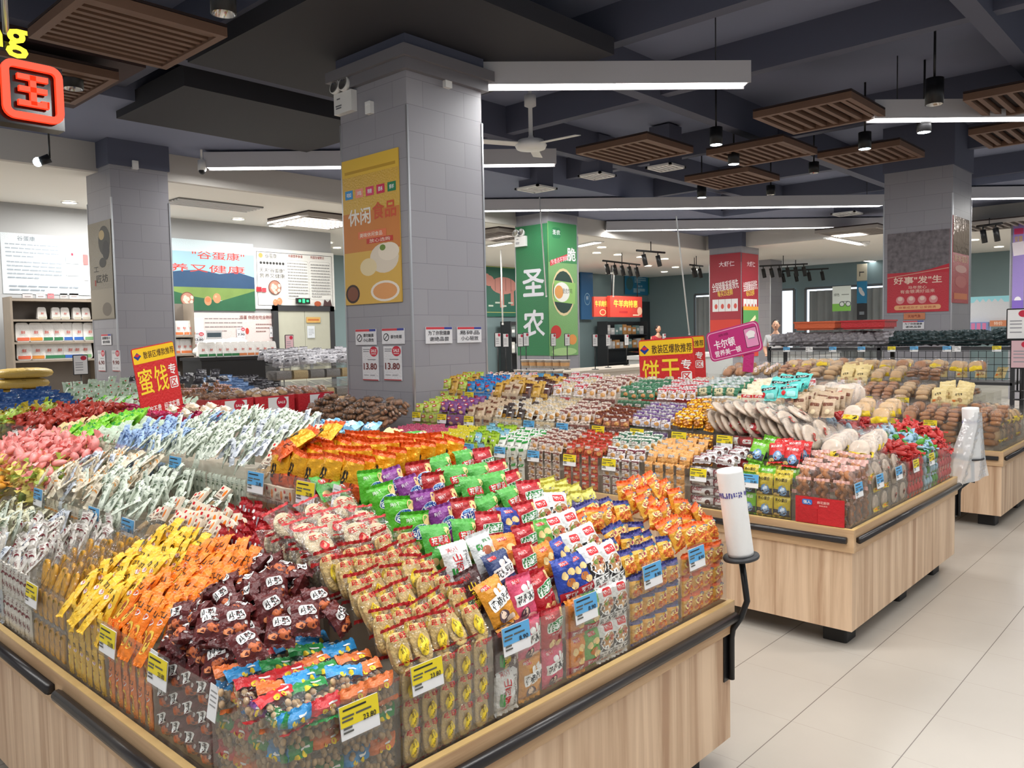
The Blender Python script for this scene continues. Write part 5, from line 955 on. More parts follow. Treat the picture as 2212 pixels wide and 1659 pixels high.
poster('x',23.5-.02,1798,618,1838,672,'green and white poster with a bicycle',(206,216,212),lambda w,h:[RC(w,h*.3,(120,180,80),(0,-h*.35)),OV(w*.3,h*.22,(80,90,90),(w*.02,-h*.22)),OV(w*.22,h*.16,(206,216,212),(w*.02,-h*.22)),OV(w*.3,h*.22,(80,90,90),(w*.36,-h*.22)),OV(w*.22,h*.16,(206,216,212),(w*.36,-h*.22)),RC(w*.34,h*.02,(80,90,90),(w*.18,-h*.12)),T('绿色',w*.3,h*.12,(80,96,90),(-w*.26,h*.16)),RC(w*.4,h*.03,(120,130,126),(w*.2,h*.16))])
poster('x',26.6,1851,570,1872,606,'beige lit panel with a dark hook shape',(214,208,186),lambda w,h:[RC(w*.5,h*.06,(60,60,60),(0,0)),RC(w*.08,h*.3,(60,60,60),(-w*.2,-h*.1))],'poster','poster',None,.05); poster('x',26.6,1851,608,1872,655,'blue poster with a white bird shape',(40,140,190),lambda w,h:[OV(w*.4,h*.4,(226,230,234),(0,0),.6),OV(w*.3,h*.2,(226,230,234),(-w*.14,h*.16),.9)],'poster','poster',None,.05); poster('x',26.6,1851,656,1872,690,'black poster panel below the blue one',(44,48,54),lambda w,h:[RC(w*.5,h*.2,(150,160,170),(0,-h*.1))],'poster','poster',None,.05)
# --- egg shop wall
YW = 13.94
poster('y',YW,4,508,192,636,'white text board behind the left pillar',(206,216,222),lambda w,h:[T('谷蛋康',w*.2,h*.08,(120,130,140),(-w*.22,h*.42),.02)]+rows_text(4,w*.6,h*.26,(150,160,170),(-w*.16,h*.22),3,.02)+rows_text(5,w*.62,h*.32,(150,160,170),(-w*.14,-h*.1),4,.02)+rows_text(2,w*.8,h*.12,(140,150,160),(-w*.04,-h*.4),5,.02)+[RC(w*.16,h*.2,(196,204,212),(w*.3,h*.14)),RC(w*.16,h*.14,(190,198,206),(w*.3,-h*.1)),OV(w*.03,h*.05,(200,60,80),(w*.3,h*.2)),RC(w*.06,h*.18,(196,110,110),(w*.46,h*.12)),RC(w*.06,h*.16,(206,180,180),(w*.46,-h*.16))],'wall_board','board')
SKY = pr('poster_sky_print', (160,200,216), .5, var=.25, vs=.8); MTN = pr('poster_mountain_print', (46,82,120), .5, var=.4, vs=2); FIELD = pr('poster_field_print', (130,160,84), .5, var=.45, vs=2.5); MEAD = pr('poster_meadow_print', (46,104,72), .5, var=.4, vs=3)
def egg(w,x,z,s): return [OV(s,s*1.2,(206,140,104),(x,z)),OV(s*.3,s*.3,(226,170,134),(x-s*.15,z+s*.2))]
def bowl(x,z,d):
    it = [OV(d,d,(120,70,60),(x,z)),OV(d*.88,d*.88,(176,130,112),(x,z))]
    for i in range(9): a = i*2.4; rr = d*.3*((i%3)+.4)/2.4*1.2; it.append(OV(d*.22,d*.26,(230,196,180),(x+rr*math.cos(a),z+rr*math.sin(a)),a))
    return it
def land(w,h):
    mt = [(-w/2,-.1*h),(-w/2,.02*h),(-.3*w,.06*h),(-.1*w,.08*h),(.1*w,.03*h),(.3*w,.07*h),(w/2,.0),(w/2,-.1*h)]
    return [((rect2d(w,h*.34)),SKY,(0,.16*h)),((mt,[list(range(8))]),MTN,(0,0)),((rect2d(w,h*.1)),MTN,(0,-.13*h)),((rect2d(w,h*.18)),FIELD,(0,-.26*h)),((([(-w/2,-.5*h),(-w/2,-.2*h),(-.2*w,-.3*h),(.1*w,-.36*h),(.5*w,-.4*h),(w/2,-.5*h)]),[list(range(6))]),MEAD,(0,0)),((([(.0,-.4*h),(.5*w,-.2*h),(.5*w,-.46*h)]),[[0,1,2]]),MEAD,(0,0)),
        T('天',w*.1,h*.1,(206,70,60),(-w*.45,h*.29),.015),T('"谷蛋康"',w*.58,h*.11,(206,70,60),(w*.1,h*.29),.015),T('养又健康',w*.82,h*.11,(206,70,60),(-w*.02,h*.1),.015)]+bowl(-w*.26,-h*.34,h*.2)+egg(w,w*.06,-h*.32,h*.12)+egg(w,-w*.04,-h*.36,h*.11)+[OV(h*.08,h*.07,(226,120,80),(-w*.04,-h*.345))]
c,w_,h_ = fit('y',YW-.02,352,520,549,671); o = plaque('landscape_poster',w_,h_,film((196,214,222)),land(w_,h_),.02); hang(o,c,FY,'landscape poster with red characters, mountains and eggs','poster')
poster('y',YW-.03,550,541,722,668,'white framed egg information board above the double door',(226,226,222),lambda w,h:[RC(w*.94,h*.008,(60,60,60),(0,h*.44)),RC(w*.94,h*.008,(60,60,60),(0,-h*.44)),RC(w*.005,h*.88,(60,60,60),(-w*.47,0)),RC(w*.005,h*.88,(60,60,60),(w*.47,0)),T('谷蛋康',w*.14,h*.08,(60,60,60),(-w*.3,h*.38),.01),OV(w*.05,h*.08,(206,160,90),(-w*.42,h*.38)),T('天天"谷蛋康"',w*.3,h*.07,(50,50,50),(-w*.29,h*.14),.01),T('营养又健康',w*.3,h*.07,(50,50,50),(-w*.29,h*.05),.01)]+[OV(w*.03,h*.045,(60,60,60),(w*(-.42+.038*i),h*.26)) for i in range(8)]+[T('鸡蛋营养食谱',w*.18,h*.05,(150,60,50),(w*.0,h*.4)),T('鸡蛋存储常识',w*.18,h*.05,(150,60,50),(w*.28,h*.4)),RR(w*.28,h*.66,.05,(170,170,170),(w*.02,h*.0)),RR(w*.275,h*.65,.05,(226,226,222),(w*.02,h*.0)),RR(w*.28,h*.66,.05,(170,170,170),(w*.31,h*.0)),RR(w*.275,h*.65,.05,(226,226,222),(w*.31,h*.0))]+rows_text(12,w*.25,h*.6,(150,150,150),(w*.02,0),8,.02)+rows_text(12,w*.25,h*.6,(150,150,150),(w*.31,0),9,.02)+bowl(-w*.27,-h*.14,h*.24)+egg(w,-w*.22,-h*.37,h*.1)+egg(w,-w*.27,-h*.39,h*.09)+[OV(w*.09,h*.09,(176,90,60),(w*.26,-h*.4)),((([(w*.33,-.44*h),(w*.35,-.32*h),(w*.39,-.37*h),(w*.43,-.32*h),(w*.45,-.44*h)]),[list(range(5))]),I_((80,60,60)),(0,0)),RC(w*.06,h*.08,(170,50,60),(-w*.46,-h*.18)),RC(w*.05,h*.07,(196,70,80),(-w*.4,-h*.19))],'information_board','board',None,.02)
poster('y',YW,408,676,600,792,'pale pink shop board under the landscape poster',(220,206,204),lambda w,h:rows_text(4,w*.42,h*.3,(150,140,140),(-w*.12,h*.28),11,.02)+[T('鸡蛋 你还在吃全熟吗?',w*.4,h*.07,(130,70,66),(w*.26,h*.42)),OV(w*.04,h*.12,(196,70,60),(w*.14,h*.16)),RC(w*.12,h*.3,(236,236,238),(-w*.4,h*.26)),((rect2d(w*.28,h*.26)),pr('dark_food_print',(70,70,60),.5,var=.6,vs=9),(w*.28,-h*.24)),OV(w*.1,h*.1,(196,60,50),(w*.28,-h*.22))]+rows_text(3,w*.2,h*.2,(150,120,116),(w*.34,h*.22),12,.02),'shop_board','board')
for i,(u,w0,cc) in enumerate(((60,22,(196,190,190)),(88,20,(206,204,204)),(110,14,(206,120,126)),(138,16,(176,176,176)),(160,20,(206,196,192)))): poster('y',YW,u-w0/2,634,u+w0/2,656,'small notice under the white text board, %s from its left' % ORD[i],cc,lambda w,h:[RC(w*.6,h*.1,(150,140,140),(0,h*.2)),RC(w*.6,h*.1,(160,150,150),(0,-h*.1))],'notice_strip','notice')
for (u0,v0,u1,v1,lb,n) in ((419,718,441,745,'price sheet beside the landscape poster corner','13.80'),(512,708,530,733,'price sheet above the white bags','7.90'),(583,706,602,729,'price sheet left of the double door','1.90')): sale('y',YW-.02,u0,v0,u1,v1,lb,n,(90,90,96))
# double door
def door():
    c,w,h = fit('y',13.93,600,684,712,840); h = 2.12; x0 = c.x-w/2; DM = pr('beige_door_paint',(186,186,170),.5,var=.1); b = MB(); b.bar((x0-.1,13.86,0),(x0,13.95,h+.1),DARKGREY); b.bar((x0+w,13.86,0),(x0+w+.1,13.95,h+.1),DARKGREY); b.bar((x0-.1,13.86,h),(x0+w+.1,13.95,h+.1),DARKGREY); o = struct(b.build('door_1'))
    for k in range(2):
        b = MB(); b.bar((x0+k*w/2+.004,13.88,.01),(x0+(k+1)*w/2-.004,13.93,h),DM); q = b.build('door_leaf',o); b = MB(); b.bar((x0+w/2+(-.14 if k == 0 else .08),13.84,.98),(x0+w/2+(-.08 if k == 0 else .14),13.88,1.16),STEEL); b.build('door_handle',q)
door()
poster('y',13.86,662,685,692,697,'orange notice on the double door',(206,166,96),lambda w,h:[RC(w*.8,h*.3,(190,110,60),(0,0))],'notice_strip','notice'); poster('y',13.86,664,704,680,730,'white paper sheet on the double door',(214,220,226),lambda w,h:rows_text(4,w*.7,h*.6,(160,166,172),(0,0),14,.012),'paper_sheet','paper')
EXG = pr('exit_glow', (40,190,110), .5, emit=(60,230,130), es=1.4)
def exit_sign(pl,val,u0,v0,u1,v1,label):
    c,w,h = fit(pl,val,u0,v0,u1,v1); o = plaque('exit_sign',w,h,BLACK,[(rect2d(w*.2,h*.7),EXG,(0,0)),(rect2d(w*.18,h*.5),EXG,(-w*.3,0)),(rect2d(w*.18,h*.4),EXG,(w*.3,0))],.06); hang(o,c,FX if pl == 'x' else FY,label,'exit sign','green exit signs')
exit_sign('y',13.8,642,644,670,656,'green exit sign in front of the egg information board'); exit_sign('y',15.,1466,572,1486,583,'green exit sign hanging from the white ceiling')
# --- shelf units and flour bags of the egg shop
SHW = pr('shelf_wood', (150,138,124), .6, var=.2, vs=5); SHB = pr('shelf_back', (112,104,96), .7)
def shelf_unit(x0,x1,y,zs,h,label):
    o = empty('shelf_unit',((x0+x1)/2,y,0),label,'shelf','egg shop shelves'); L = Matrix.Translation((-(x0+x1)/2,-y,0))
    def P(n,lo,hi,m): b = MB(); b.bar(lo,hi,m); q = b.build(n,o); q.data.transform(L)
    P('back_panel',(x0,y+.33,.05),(x1,y+.35,h),SHB)
    for x in (x0,x1-.03): P('side_panel',(x,y,0),(x+.03,y+.33,h),SHW)
    for z in zs: P('shelf_board',(x0+.03,y,z-.03),(x1-.03,y+.33,z),SHW)
Ys = 13.3
a_, b_ = ay(24,700,Ys), ay(212,700,Ys); zr = [ay(110,v,Ys).z for v in (738,777,690)]
shelf_unit(a_.x,b_.x,Ys,[.35,zr[1],zr[0],zr[2],zr[2]+.3],zr[2]+.33,'brown shelf unit with white flour bags behind the left pillar')
def fbag(x,y,z,col,label,s=1.,grp='white flour bags on the egg shop shelves'):
    if col not in fbag.pro:
        b = MB(); b.rbox((0,0,.15),(.22,.12,.3),film((232,230,226)),.04,4); 
        q = b.build('flour_bag'); me = q.data
        for v in me.vertices: t = v.co.z/.3; k = 1-.25*abs(t-.35)-.3*max(0,t-.8); v.co.x *= k; v.co.y *= k*(1 if t < .8 else .5)
        p = MB(); flat(p,rect2d(.17,.05),ink(col),(0,.045),0,.062); flat(p,fit_text('鲜',.06,.05,.02),ink((200,90,80)),(0,.15),0,.063); p.build('print',q); fbag.pro[col] = [q,0]
    q,n = fbag.pro[col]; o = copy_tree(q) if n else q; fbag.pro[col][1] += 1; o.location = (x,y,z); o.scale = (s,s,s); o.rotation_euler = (0,0,R.uniform(-.2,.2)); tag(o,label,'flour bag',grp)
fbag.pro = {}
cs = ((226,110,80),(226,150,70),(60,130,90),(60,130,90),(60,110,190),(60,110,190),(120,170,120))
for row,(v,uu) in enumerate(((738,(48,77,100,122,146,168,192)),(777,(52,82,105,128,150,166,184)))):
    for i,u in enumerate(uu): p = ay(u,v,Ys+.12); fbag(p.x,Ys+.12,zr[row],cs[i],'white flour bag on the %s shelf behind the left pillar, %s from its left' % (('upper','lower')[row],ORD[i]),.95)
for i,u in enumerate((90,120,140,165,185)): p = ay(u,690,Ys+.14); fbag(p.x,Ys+.14,zr[2],(200,196,180),'pale sack in the top cubby behind the left pillar, %s from its left' % ORD[i],.62)
a_, b_ = ay(372,700,Ys), ay(420,700,Ys); zq = [ay(400,v,Ys).z for v in (725,765)]
shelf_unit(a_.x,b_.x,Ys,[.4,zq[1],zq[0]],zq[0]+.55,'small shelf unit right of the left pillar with orange printed bags')
for row,v in enumerate((725,765)):
    for i,u in enumerate((385,397,410)): p = ay(u,v,Ys+.12); fbag(p.x,Ys+.12,zq[row],(226,130,80),'orange printed white bag on the %s board of the small shelf, %s' % (('upper','lower')[row],('left','middle','right')[i]),.85)
# low black display with white bags
def table(x0,x1,y0,y1,z,m,label,name='display_table',group=None,lm=None):
    o = empty(name,((x0+x1)/2,(y0+y1)/2,0),label,'table',group); L = Matrix.Translation((-(x0+x1)/2,-(y0+y1)/2,0))
    def P(n,lo,hi,mm): b = MB(); b.bar(lo,hi,mm); q = b.build(n,o); q.data.transform(L)
    P('tabletop',(x0,y0,z-.05),(x1,y1,z),m); P('front_panel',(x0+.03,y0+.02,.08),(x1-.03,y0+.05,z-.05),lm or m); P('side_panel',(x0+.03,y0+.05,.08),(x0+.06,y1-.03,z-.05),lm or m); P('side_panel',(x1-.06,y0+.05,.08),(x1-.03,y1-.03,z-.05),lm or m)
    for x in (x0+.05,x1-.13):
        for y in (y0+.05,y1-.13): P('leg',(x,y,0),(x+.08,y+.08,.08),BLACK)
    return o
a_, b_ = ay(432,770,12.2), ay(606,770,12.2); zt = ay(520,770,12.2).z
table(a_.x,b_.x,12.2,12.9,zt,BLACK,'low black table with white bags in front of the double door')
for i in range(10):
    x = a_.x+.1+(b_.x-a_.x-.2)*i/9; fbag(x,12.32,zt,(60,130,80) if i not in (5,6,7) else (226,140,90),'white bag standing on the low black table, %s from its left' % ORD[i],.8,'white bags on the low black table')
for i in range(5):
    x = a_.x+.3+(b_.x-a_.x-.7)*i/4; b = MB(); b.ball((0,0,.09),(.2,.13,.09),film((232,232,226)),14,8,None,.8); o = b.build('white_sack'); b = MB(); b.box((0,-.1,.09),(.14,.002,.06),ink((120,160,120)),Matrix.Rotation(0,4,'X')); b.build('label_patch',o); o.location = (x,12.62,zt+.22*(i%2)*.6); tag(o,'white sack lying behind the standing bags on the low black table','sack','sacks lying on the low black table')
for i,(u,v) in enumerate(((140,822),(170,808),(195,800),(185,826),(120,836))):
    p = az(u,v,.5); b = MB(); b.ball((0,0,.16),(.42,.3,.16),film((232,230,224)),14,8,None,.8); o = b.build('large_sack'); b = MB(); b.ball((.0,0,.16),(.425,.1,.162),film((196,170,130)) if i == 2 else ink((214,212,206)),14,8,None,.8); b.build('seam_band',o); o.location = (p.x,min(p.y,12.8),.02+.28*(2-i%3)*.5); o.rotation_euler = (0,0,i*.7); tag(o,'large white rice sack piled below the flour shelves','sack','large white sacks below the flour shelves')
poster('y',12.1,445,714,480,733,'white framed display screen above the white bags',(226,228,230),lambda w,h:[RC(w*.86,h*.5,(84,100,110),(0,0))],'price_screen','screen',None,.04)
# framed price boards on thin stands
def stand_board(x,y,z,w,h,label,rz=FY,pole=.5,pink=False):
    o = empty('price_board_stand',(x,y,z-h/2-pole),label,'price board','framed price boards on stands',rz); b = MB(); b.rbox((0,0,pole+h/2),(w,.012,h),BLACK,.012); b.build('frame',o)
    p_ = MB(); Mq = Matrix.Translation((0,-.0065,pole+h/2)); flat(p_,rect2d(w*.9,h*.92),I_((216,180,186)) if pink else PAPER,(0,0),0,.0,Mq); flat(p_,oval2d(w*.4,h*.22),I_((196,44,70)),(w*.2,h*.33),0,.001,Mq)
    for z_ in (.1,.0,-.12,-.26): flat(p_,rect2d(w*.5,h*.035),I_((150,150,156)),(-w*.1,h*z_),0,.001,Mq)
    p_.build('price_sheet',o); b = MB(); b.tube([(0,0,0),(0,0,pole)],.008,BLACK,6); b.lathe([(0,0),(.06,0),(.06,.01),(0,.012)],(0,0,0),BLACK,12); b.build('stand',o)
for i,(u,v,s) in enumerate(((1075,734,1),(1092,735,1),(1124,735,1.1),(1136,733,1),(1195,734,1),(1225,734,1.1),(1285,735,1.1),(1313,735,1),(1353,734,1.1),(1434,732,1))):
    p = ay(u,v,8.3+(i%3)*.25); stand_board(p.x,p.y,p.z,.13*s,.215,'framed white price board behind the biscuits, %s from the left' % ORD[i],FY,p.z-.1075-.95)
for u,v,y,lb,pk in ((174,788,11.6,'framed price board on a stand below the flour shelves',False),(625,742,11.0,'pink framed price board on a stand by the double door',True),(612,776,10.6,'narrow grey framed board near the bulk bins',False)): p = ay(u,v,y); stand_board(p.x,p.y,p.z,.19 if not pk else .15,.27,lb,FY,.4,pk)
p = ax(2200,700,9.); stand_board(9.,p.y,p.z,.2,.3,'framed price board at the right edge, upper one',FX,.5); p = ax(2206,765,8.95); stand_board(8.95,p.y,p.z,.18,.28,'framed price board at the right edge, lower one',FX,.3,True)
table(7.4,14.2,8.15,9.0,.95,CREAM,'long cream table under the framed price boards behind the biscuits')
# --- promotion trays with walnut cakes left of the grey pillar
table(3.15,4.42,6.22,6.85,.87,CREAM,'low cream table with red promotion boxes left of the grey pillar')
for i,(x,kd) in enumerate(((3.36,'walnut'),(3.76,'bun_l'),(4.18,'twist'))):
    o = empty('promotion_box',(x,6.5,.87),'red promotion box with a sale sheet on the cream table, %s of three' % ('left','middle','right')[i],'box','red promotion boxes'); b = MB(); rd = film((196,44,52)); b.bar((-.19,-.22,0),(.19,-.21,.2),rd); b.bar((-.19,-.21,0),(-.18,.2,.2),rd); b.bar((.18,-.21,0),(.19,.2,.2),rd); b.bar((-.18,-.21,0),(.18,.2,.01),rd); b.build('box_walls',o)
    p_ = MB(); flat(p_,rect2d(.2,.17),PAPER,(.03,.1),0,.2215); flat(p_,oval2d(.1,.1),I_((200,44,66)),(.06,.14),0,.2225); flat(p_,fit_text('SALE',.07,.022,.02),WHI,(.06,.14),0,.2235); flat(p_,fit_text('9.80',.11,.04,.02),I_((170,60,70)),(.02,.05),0,.2225); p_.build('sale_sheet',o)
    for r in range(4):
        for q_ in range(4):
            M = Matrix.Translation((x-.13+.085*q_,6.36+.1*r,1.07+.02*((q_+r)%2))) @ Matrix.Rotation(R.uniform(-.3,.3),4,'Z') @ Matrix.Rotation(-1.2+R.uniform(-.2,.2),4,'X'); K[kd].put(M,'%s packet in the %s red promotion box' % ({'walnut':'walnut cake','bun_l':'small bread','twist':'dough twist'}[kd],('left','middle','right')[i]),'packets in the %s promotion box' % ('left','middle','right')[i])
# --- wooden table with grey bulk bins, black and blue packs
table(4.75,7.4,9.1,9.95,.78,WRIM_X,'wooden table with clear bulk bins behind the promotion boxes')
GRAIN = pr('grey_grain', (150,146,144), .8, bump=1., bs=80, var=.4, vs=30); TANG = pr('tan_grain', (206,180,130), .8, bump=1., bs=80, var=.3, vs=30)
def bulk(x,y,z,label,m):
    o = empty('bulk_bin',(x,y,z),label,'bulk bin','clear bulk bins'); b = MB(); b.bar((-.12,-.14,0),(.12,-.135,.16),ACRYL); b.bar((-.12,-.135,0),(-.115,.14,.2),ACRYL); b.bar((.115,-.135,0),(.12,.14,.2),ACRYL); b.build('box',o); b = MB(); b.rbox((0,.002,.062),(.222,.26,.118),m,.03,3,None,0); q = b.build('grain',o); q['kind'] = 'stuff'
    b = MB(); b.add([(-.12,-.14,.165),(.12,-.14,.165),(.12,.14,.225),(-.12,.14,.225)],[(0,1,2,3)],clear('dark_lid',(.6,.6,.62),.1,.3)); b.build('lid',o)
for r in range(2):
    for i in range(6): bulk(5.75+.26*i+.08*r,9.28+.34*r,.78+.24*r,'clear bulk bin of grain in the %s row, %s from the left' % (('front','back')[r],ORD[i]),TANG if (i+r)%3 == 2 else GRAIN)
softpack('greypk','silvery grey packet'.replace(' ','_'),'snack packet',.12,.15,.04,(176,174,178),[rc(.06,.03,I_((90,90,96)),(0,0))],98); softpack('blkpk','black_packet','snack packet',.11,.14,.04,(60,58,64),[rc(.05,.03,I_((190,190,196)),(0,0))],99); softpack('blupk','blue_packet','snack packet',.11,.14,.04,(110,140,180),[rc(.06,.03,I_((206,220,236)),(0,0))],100)
def heap3(key,x0,x1,y0,y1,z,nx,ny,label,group,lean=35,rise=.12,rz=-.6):
    for a in range(nx):
        for b in range(ny):
            M = Matrix.Translation((x0+(x1-x0)*(a+.5)/nx+R.uniform(-.02,.02),y0+(y1-y0)*(b+.5)/ny,z+rise*b/ny+R.uniform(0,.03))) @ Matrix.Rotation(rz+R.uniform(-.4,.4),4,'Z') @ Matrix.Rotation(-math.radians(lean)+R.uniform(-.4,.4),4,'X'); K[key if isinstance(key,str) else R.choice(key)].put(M,label,group)
heap3('greypk',5.7,7.3,9.45,9.95,1.27,13,4,'silvery grey packet heaped over the bulk bins','silvery packets over the bulk bins')
heap3('blkpk',5.28,5.62,9.15,9.9,.88,4,6,'black packet stacked beside the bulk bins','black packets beside the bulk bins',15,.18); heap3('blupk',4.86,5.26,9.15,9.9,.88,5,6,'blue packet stacked left of the black ones','blue packets beside the bulk bins',15,.18)
table(3.3,4.7,8.1,8.95,.8,WRIM_X,'wooden table with brown nuts beside the zone sign'); heap3(['walnut','twist'],3.4,4.6,8.15,8.9,.9,9,6,'brown nut packet heaped beside the leaning zone sign','brown nut packets',50,.16)
heap3('blkpk',3.5,4.6,8.5,8.9,1.12,7,2,'dark packet on top of the brown nut heap','dark packets over the nuts',50,.1)
# far-left island end: jelly sweets and green jars
softpack('dkblue','dark_blue_jelly_packet','sweet packet',.12,.15,.04,(48,84,140),[rc(.06,.03,I_((110,150,190)),(0,.01)),rc(.07,.01,I_((206,214,226)),(0,-.03))],101)
table(1.45,3.2,7.0,8.05,.95,WRIM_X,'wooden table of jelly sweets at the far left'); heap3('dkblue',1.5,2.5,7.05,7.95,1.01,8,7,'dark blue jelly packet in the far left heap','dark blue jelly packets',34,.1); heap3('greyclear',2.55,3.15,7.05,7.9,1.01,6,6,'green topped clear packet behind the magenta sweets','green topped clear packets',40,.18)
# sack pile at the left edge
for i in range(4): b = MB(); b.ball((0,0,.07),(.34,.2,.07),film((190,160,80)),14,8,None,.7); o = b.build('yellow_sack'); b = MB(); b.ball((.0,0,.07),(.06,.203,.072),ink((150,126,66)),10,6,None,.7); b.build('tie_band',o); p = ay(24,838,11.6); o.location = (p.x+.05*i,p.y,p.z-.28+.13*i); tag(o,'yellow brown sack stacked at the left edge, %s from the bottom' % ORD[i],'sack','yellow sacks at the left edge')
p = ay(24,838,11.6); table(p.x-.6,p.x+.5,p.y-.3,p.y+.3,p.z-.28,SHW,'low table under the yellow sacks at the left edge')
# --- hanging light sign at the top left
GR = pr('neon_red', (230,60,30), .4, emit=(255,58,28), es=1.0); GY = pr('neon_yellow', (240,230,40), .4, emit=(250,236,20), es=1.0); GB = pr('gloss_black_board', (14,10,10), .12)
YN = 3.6; c,w,h = fit('y',YN,3,138,132,262)
o = empty('hanging_light_sign',(c.x,YN,c.z),'hanging black sign with glowing red framed character','sign',None,FY)
b = MB(); b.box((-.72,.05,-.005),(1.44+w*1.08,.08,h*1.1),GB); b.box((-.8,.03,h*.75),(1.5,.03,.03),GB); b.build('board',o)
def ring(w,h,t,r,m,d):
    a,_ = rrect2d(w,h,r,5); bb,_ = rrect2d(w-2*t,h-2*t,max(.004,r-t),5); n = len(a); q = MB()
    for y in (-d,0): q.add([(x,y,z) for x,z in a]+[(x,y,z) for x,z in bb],[(k,(k+1)%n,n+(k+1)%n,n+k) for k in range(n)],m)
    for L_ in (a,bb): q.add([(x,-d,z) for x,z in L_]+[(x,0,z) for x,z in L_],[(k,(k+1)%n,n+(k+1)%n,n+k) for k in range(n)],m)
    return q
q = ring(w,h,w*.125,w*.2,GR,.02); s = w
for (x,z,a,b2) in ((0,.24,.5,.095),(0,.03,.46,.09),(0,-.22,.5,.095),(0,.02,.1,.52),(.19,-.16,.13,.035),(.235,-.2,.035,.11)): q.bar(((x-a/2)*s,-.02,(z-b2/2)*s),((x+a/2)*s,0,(z+b2/2)*s),GR)
q.build('red_character',o); 
for ch,x_ in (('n',-w*.62),('g',-w*.22)): q = MB(); flat(q,fit_text(ch,w*.36,h*(.5 if ch == 'g' else .34),.02),GY,(x_,h*(.78 if ch == 'g' else .84)),0,.012); q.build('yellow_letter',o)
b = MB(); b.tube([(-w*.3,.05,h),(-w*.3,.05,4.55-c.z)],.012,STEEL,8); b.tube([(-1.1,.05,h),(-1.1,.05,4.55-c.z)],.012,STEEL,8); b.build('suspension_rod',o)
# --- ceiling fan, vents, cameras, hanging rods
p = az(1147,322,3.75); o = empty('ceiling_fan',p,'white ceiling fan beside the grey pillar','ceiling fan'); b = MB(); b.lathe([(0,0),(.17,.0),(.19,.04),(.15,.1),(.04,.12),(.025,.16),(.025,.48),(.07,.5),(.07,.62),(0,.63)],(0,0,0),WHITE,20); b.tube([(0,0,.6),(0,0,.8)],.02,WHITE,8); b.build('motor',o)
for k in range(3): a = k*2*PI/3+.6; b = MB(); b.box((.42,0,.05),(.5,.12,.008),WHITE,Matrix.Rotation(a,4,'Z') @ Matrix.Rotation(.15,4,'X')); b.build('blade',o)
for u,v,s,lb in ((1438,362,.42,'white square ceiling vent below the bright lamp end'),(1158,408,.5,'small white ceiling vent near the pillar'),(1290,380,.42,'pale ceiling vent right of the fan'),(1830,462,.5,'faint ceiling vent left of the red poster pillar')):
    p = az(u,v,3.95); o = empty('ceiling_vent',p,lb,'ceiling vent','square ceiling vents'); b = MB(); 
    for q_ in (-1,1): b.box((q_*s*.46,0,0),(s*.08,s,.03),WHITE); b.box((0,q_*s*.46,0),(s,s*.08,.03),WHITE)
    b.build('frame',o); b = MB()
    for i in range(5): b.box((0,-s*.34+s*.17*i,.01),(s*.86,s*.07,.02),PAPER)
    b.build('louvres',o); b = MB(); b.box((0,0,.3),(s*.8,s*.8,.55),DK2); b.build('duct',o)
p = az(395,437,3.70); o = empty('ceiling_grille',p,'long grey air grille in the white ceiling right of the left pillar','ceiling vent'); b = MB(); b.bar((-.2,-.3,0),(1.2,.3,.02),pr('grille_grey',(120,120,118),.6)); b.build('backing',o); b = MB()
for i in range(6): b.bar((-.2,-.28+.1*i,-.012),(1.2,-.25+.1*i,0),WHITE)
b.build('louvres',o)
for nm,(u,v),lb in (('s1',(690,478),'slatted ceiling strip left of the yellow poster pillar'),('s2',(1075,508),'slatted ceiling strip right of the grey pillar'),('s3',(1850,500),'slatted ceiling strip left of the red poster pillar'),('s4',(2160,485),'slatted ceiling strip at the right edge')):
    p = az(u,v,3.66); slat_panel(p.x,p.y,3.66,1.3,lb,8,'x' if nm != 's3' else 'y',pr('grey_slat',(150,142,136),.6))
p = az(437,378,3.75); o = empty('dome_camera',p,'small white dome camera left of the second lamp','camera'); b = MB(); b.lathe([(0,.2),(.05,.19),(.055,.06),(0,.05)],(0,0,0),WHITE,14); b.tube([(0,0,.18),(0,0,.8)],.015,WHITE,6); b.build('housing',o); b = MB(); b.ball((0,0,.05),.045,BLACK); b.build('lens',o)
p = az(1870,523,3.70); o = empty('dome_camera',p,'small white dome camera left of the red poster pillar','camera'); b = MB(); b.lathe([(0,.02),(.1,.02),(.1,-.04),(0,-.05)],(0,0,0),WHITE,14); b.build('housing',o); b = MB(); b.ball((0,0,-.05),.06,WHITE); b.build('dome',o)
for (u0,v0,u1,v1,y,lb) in ((1168,463,1180,640,9.3,'white hanging rod in front of the green pillar'),(1465,505,1489,722,7.2,'white slanted rod above the biscuit sign'),(1082,540,1086,700,13.5,'thin white rod in front of the ox poster'),(1326,580,1325,640,14.1,'thin rod above the red meat sign')):
    a, b2 = ay(u0,v0,y), ay(u1,v1,y); d = (b2-a).normalized(); b = MB(); b.tube([a-d*(.3 if y < 10 else 0),b2],.012 if y < 10 else .018,WHITE,8); o = b.build('hanging_rod'); b = MB(); b.ball(b2,.018 if y < 10 else .026,PAPER,8,6); b.build('end_cap',o); tag(o,lb,'rod')
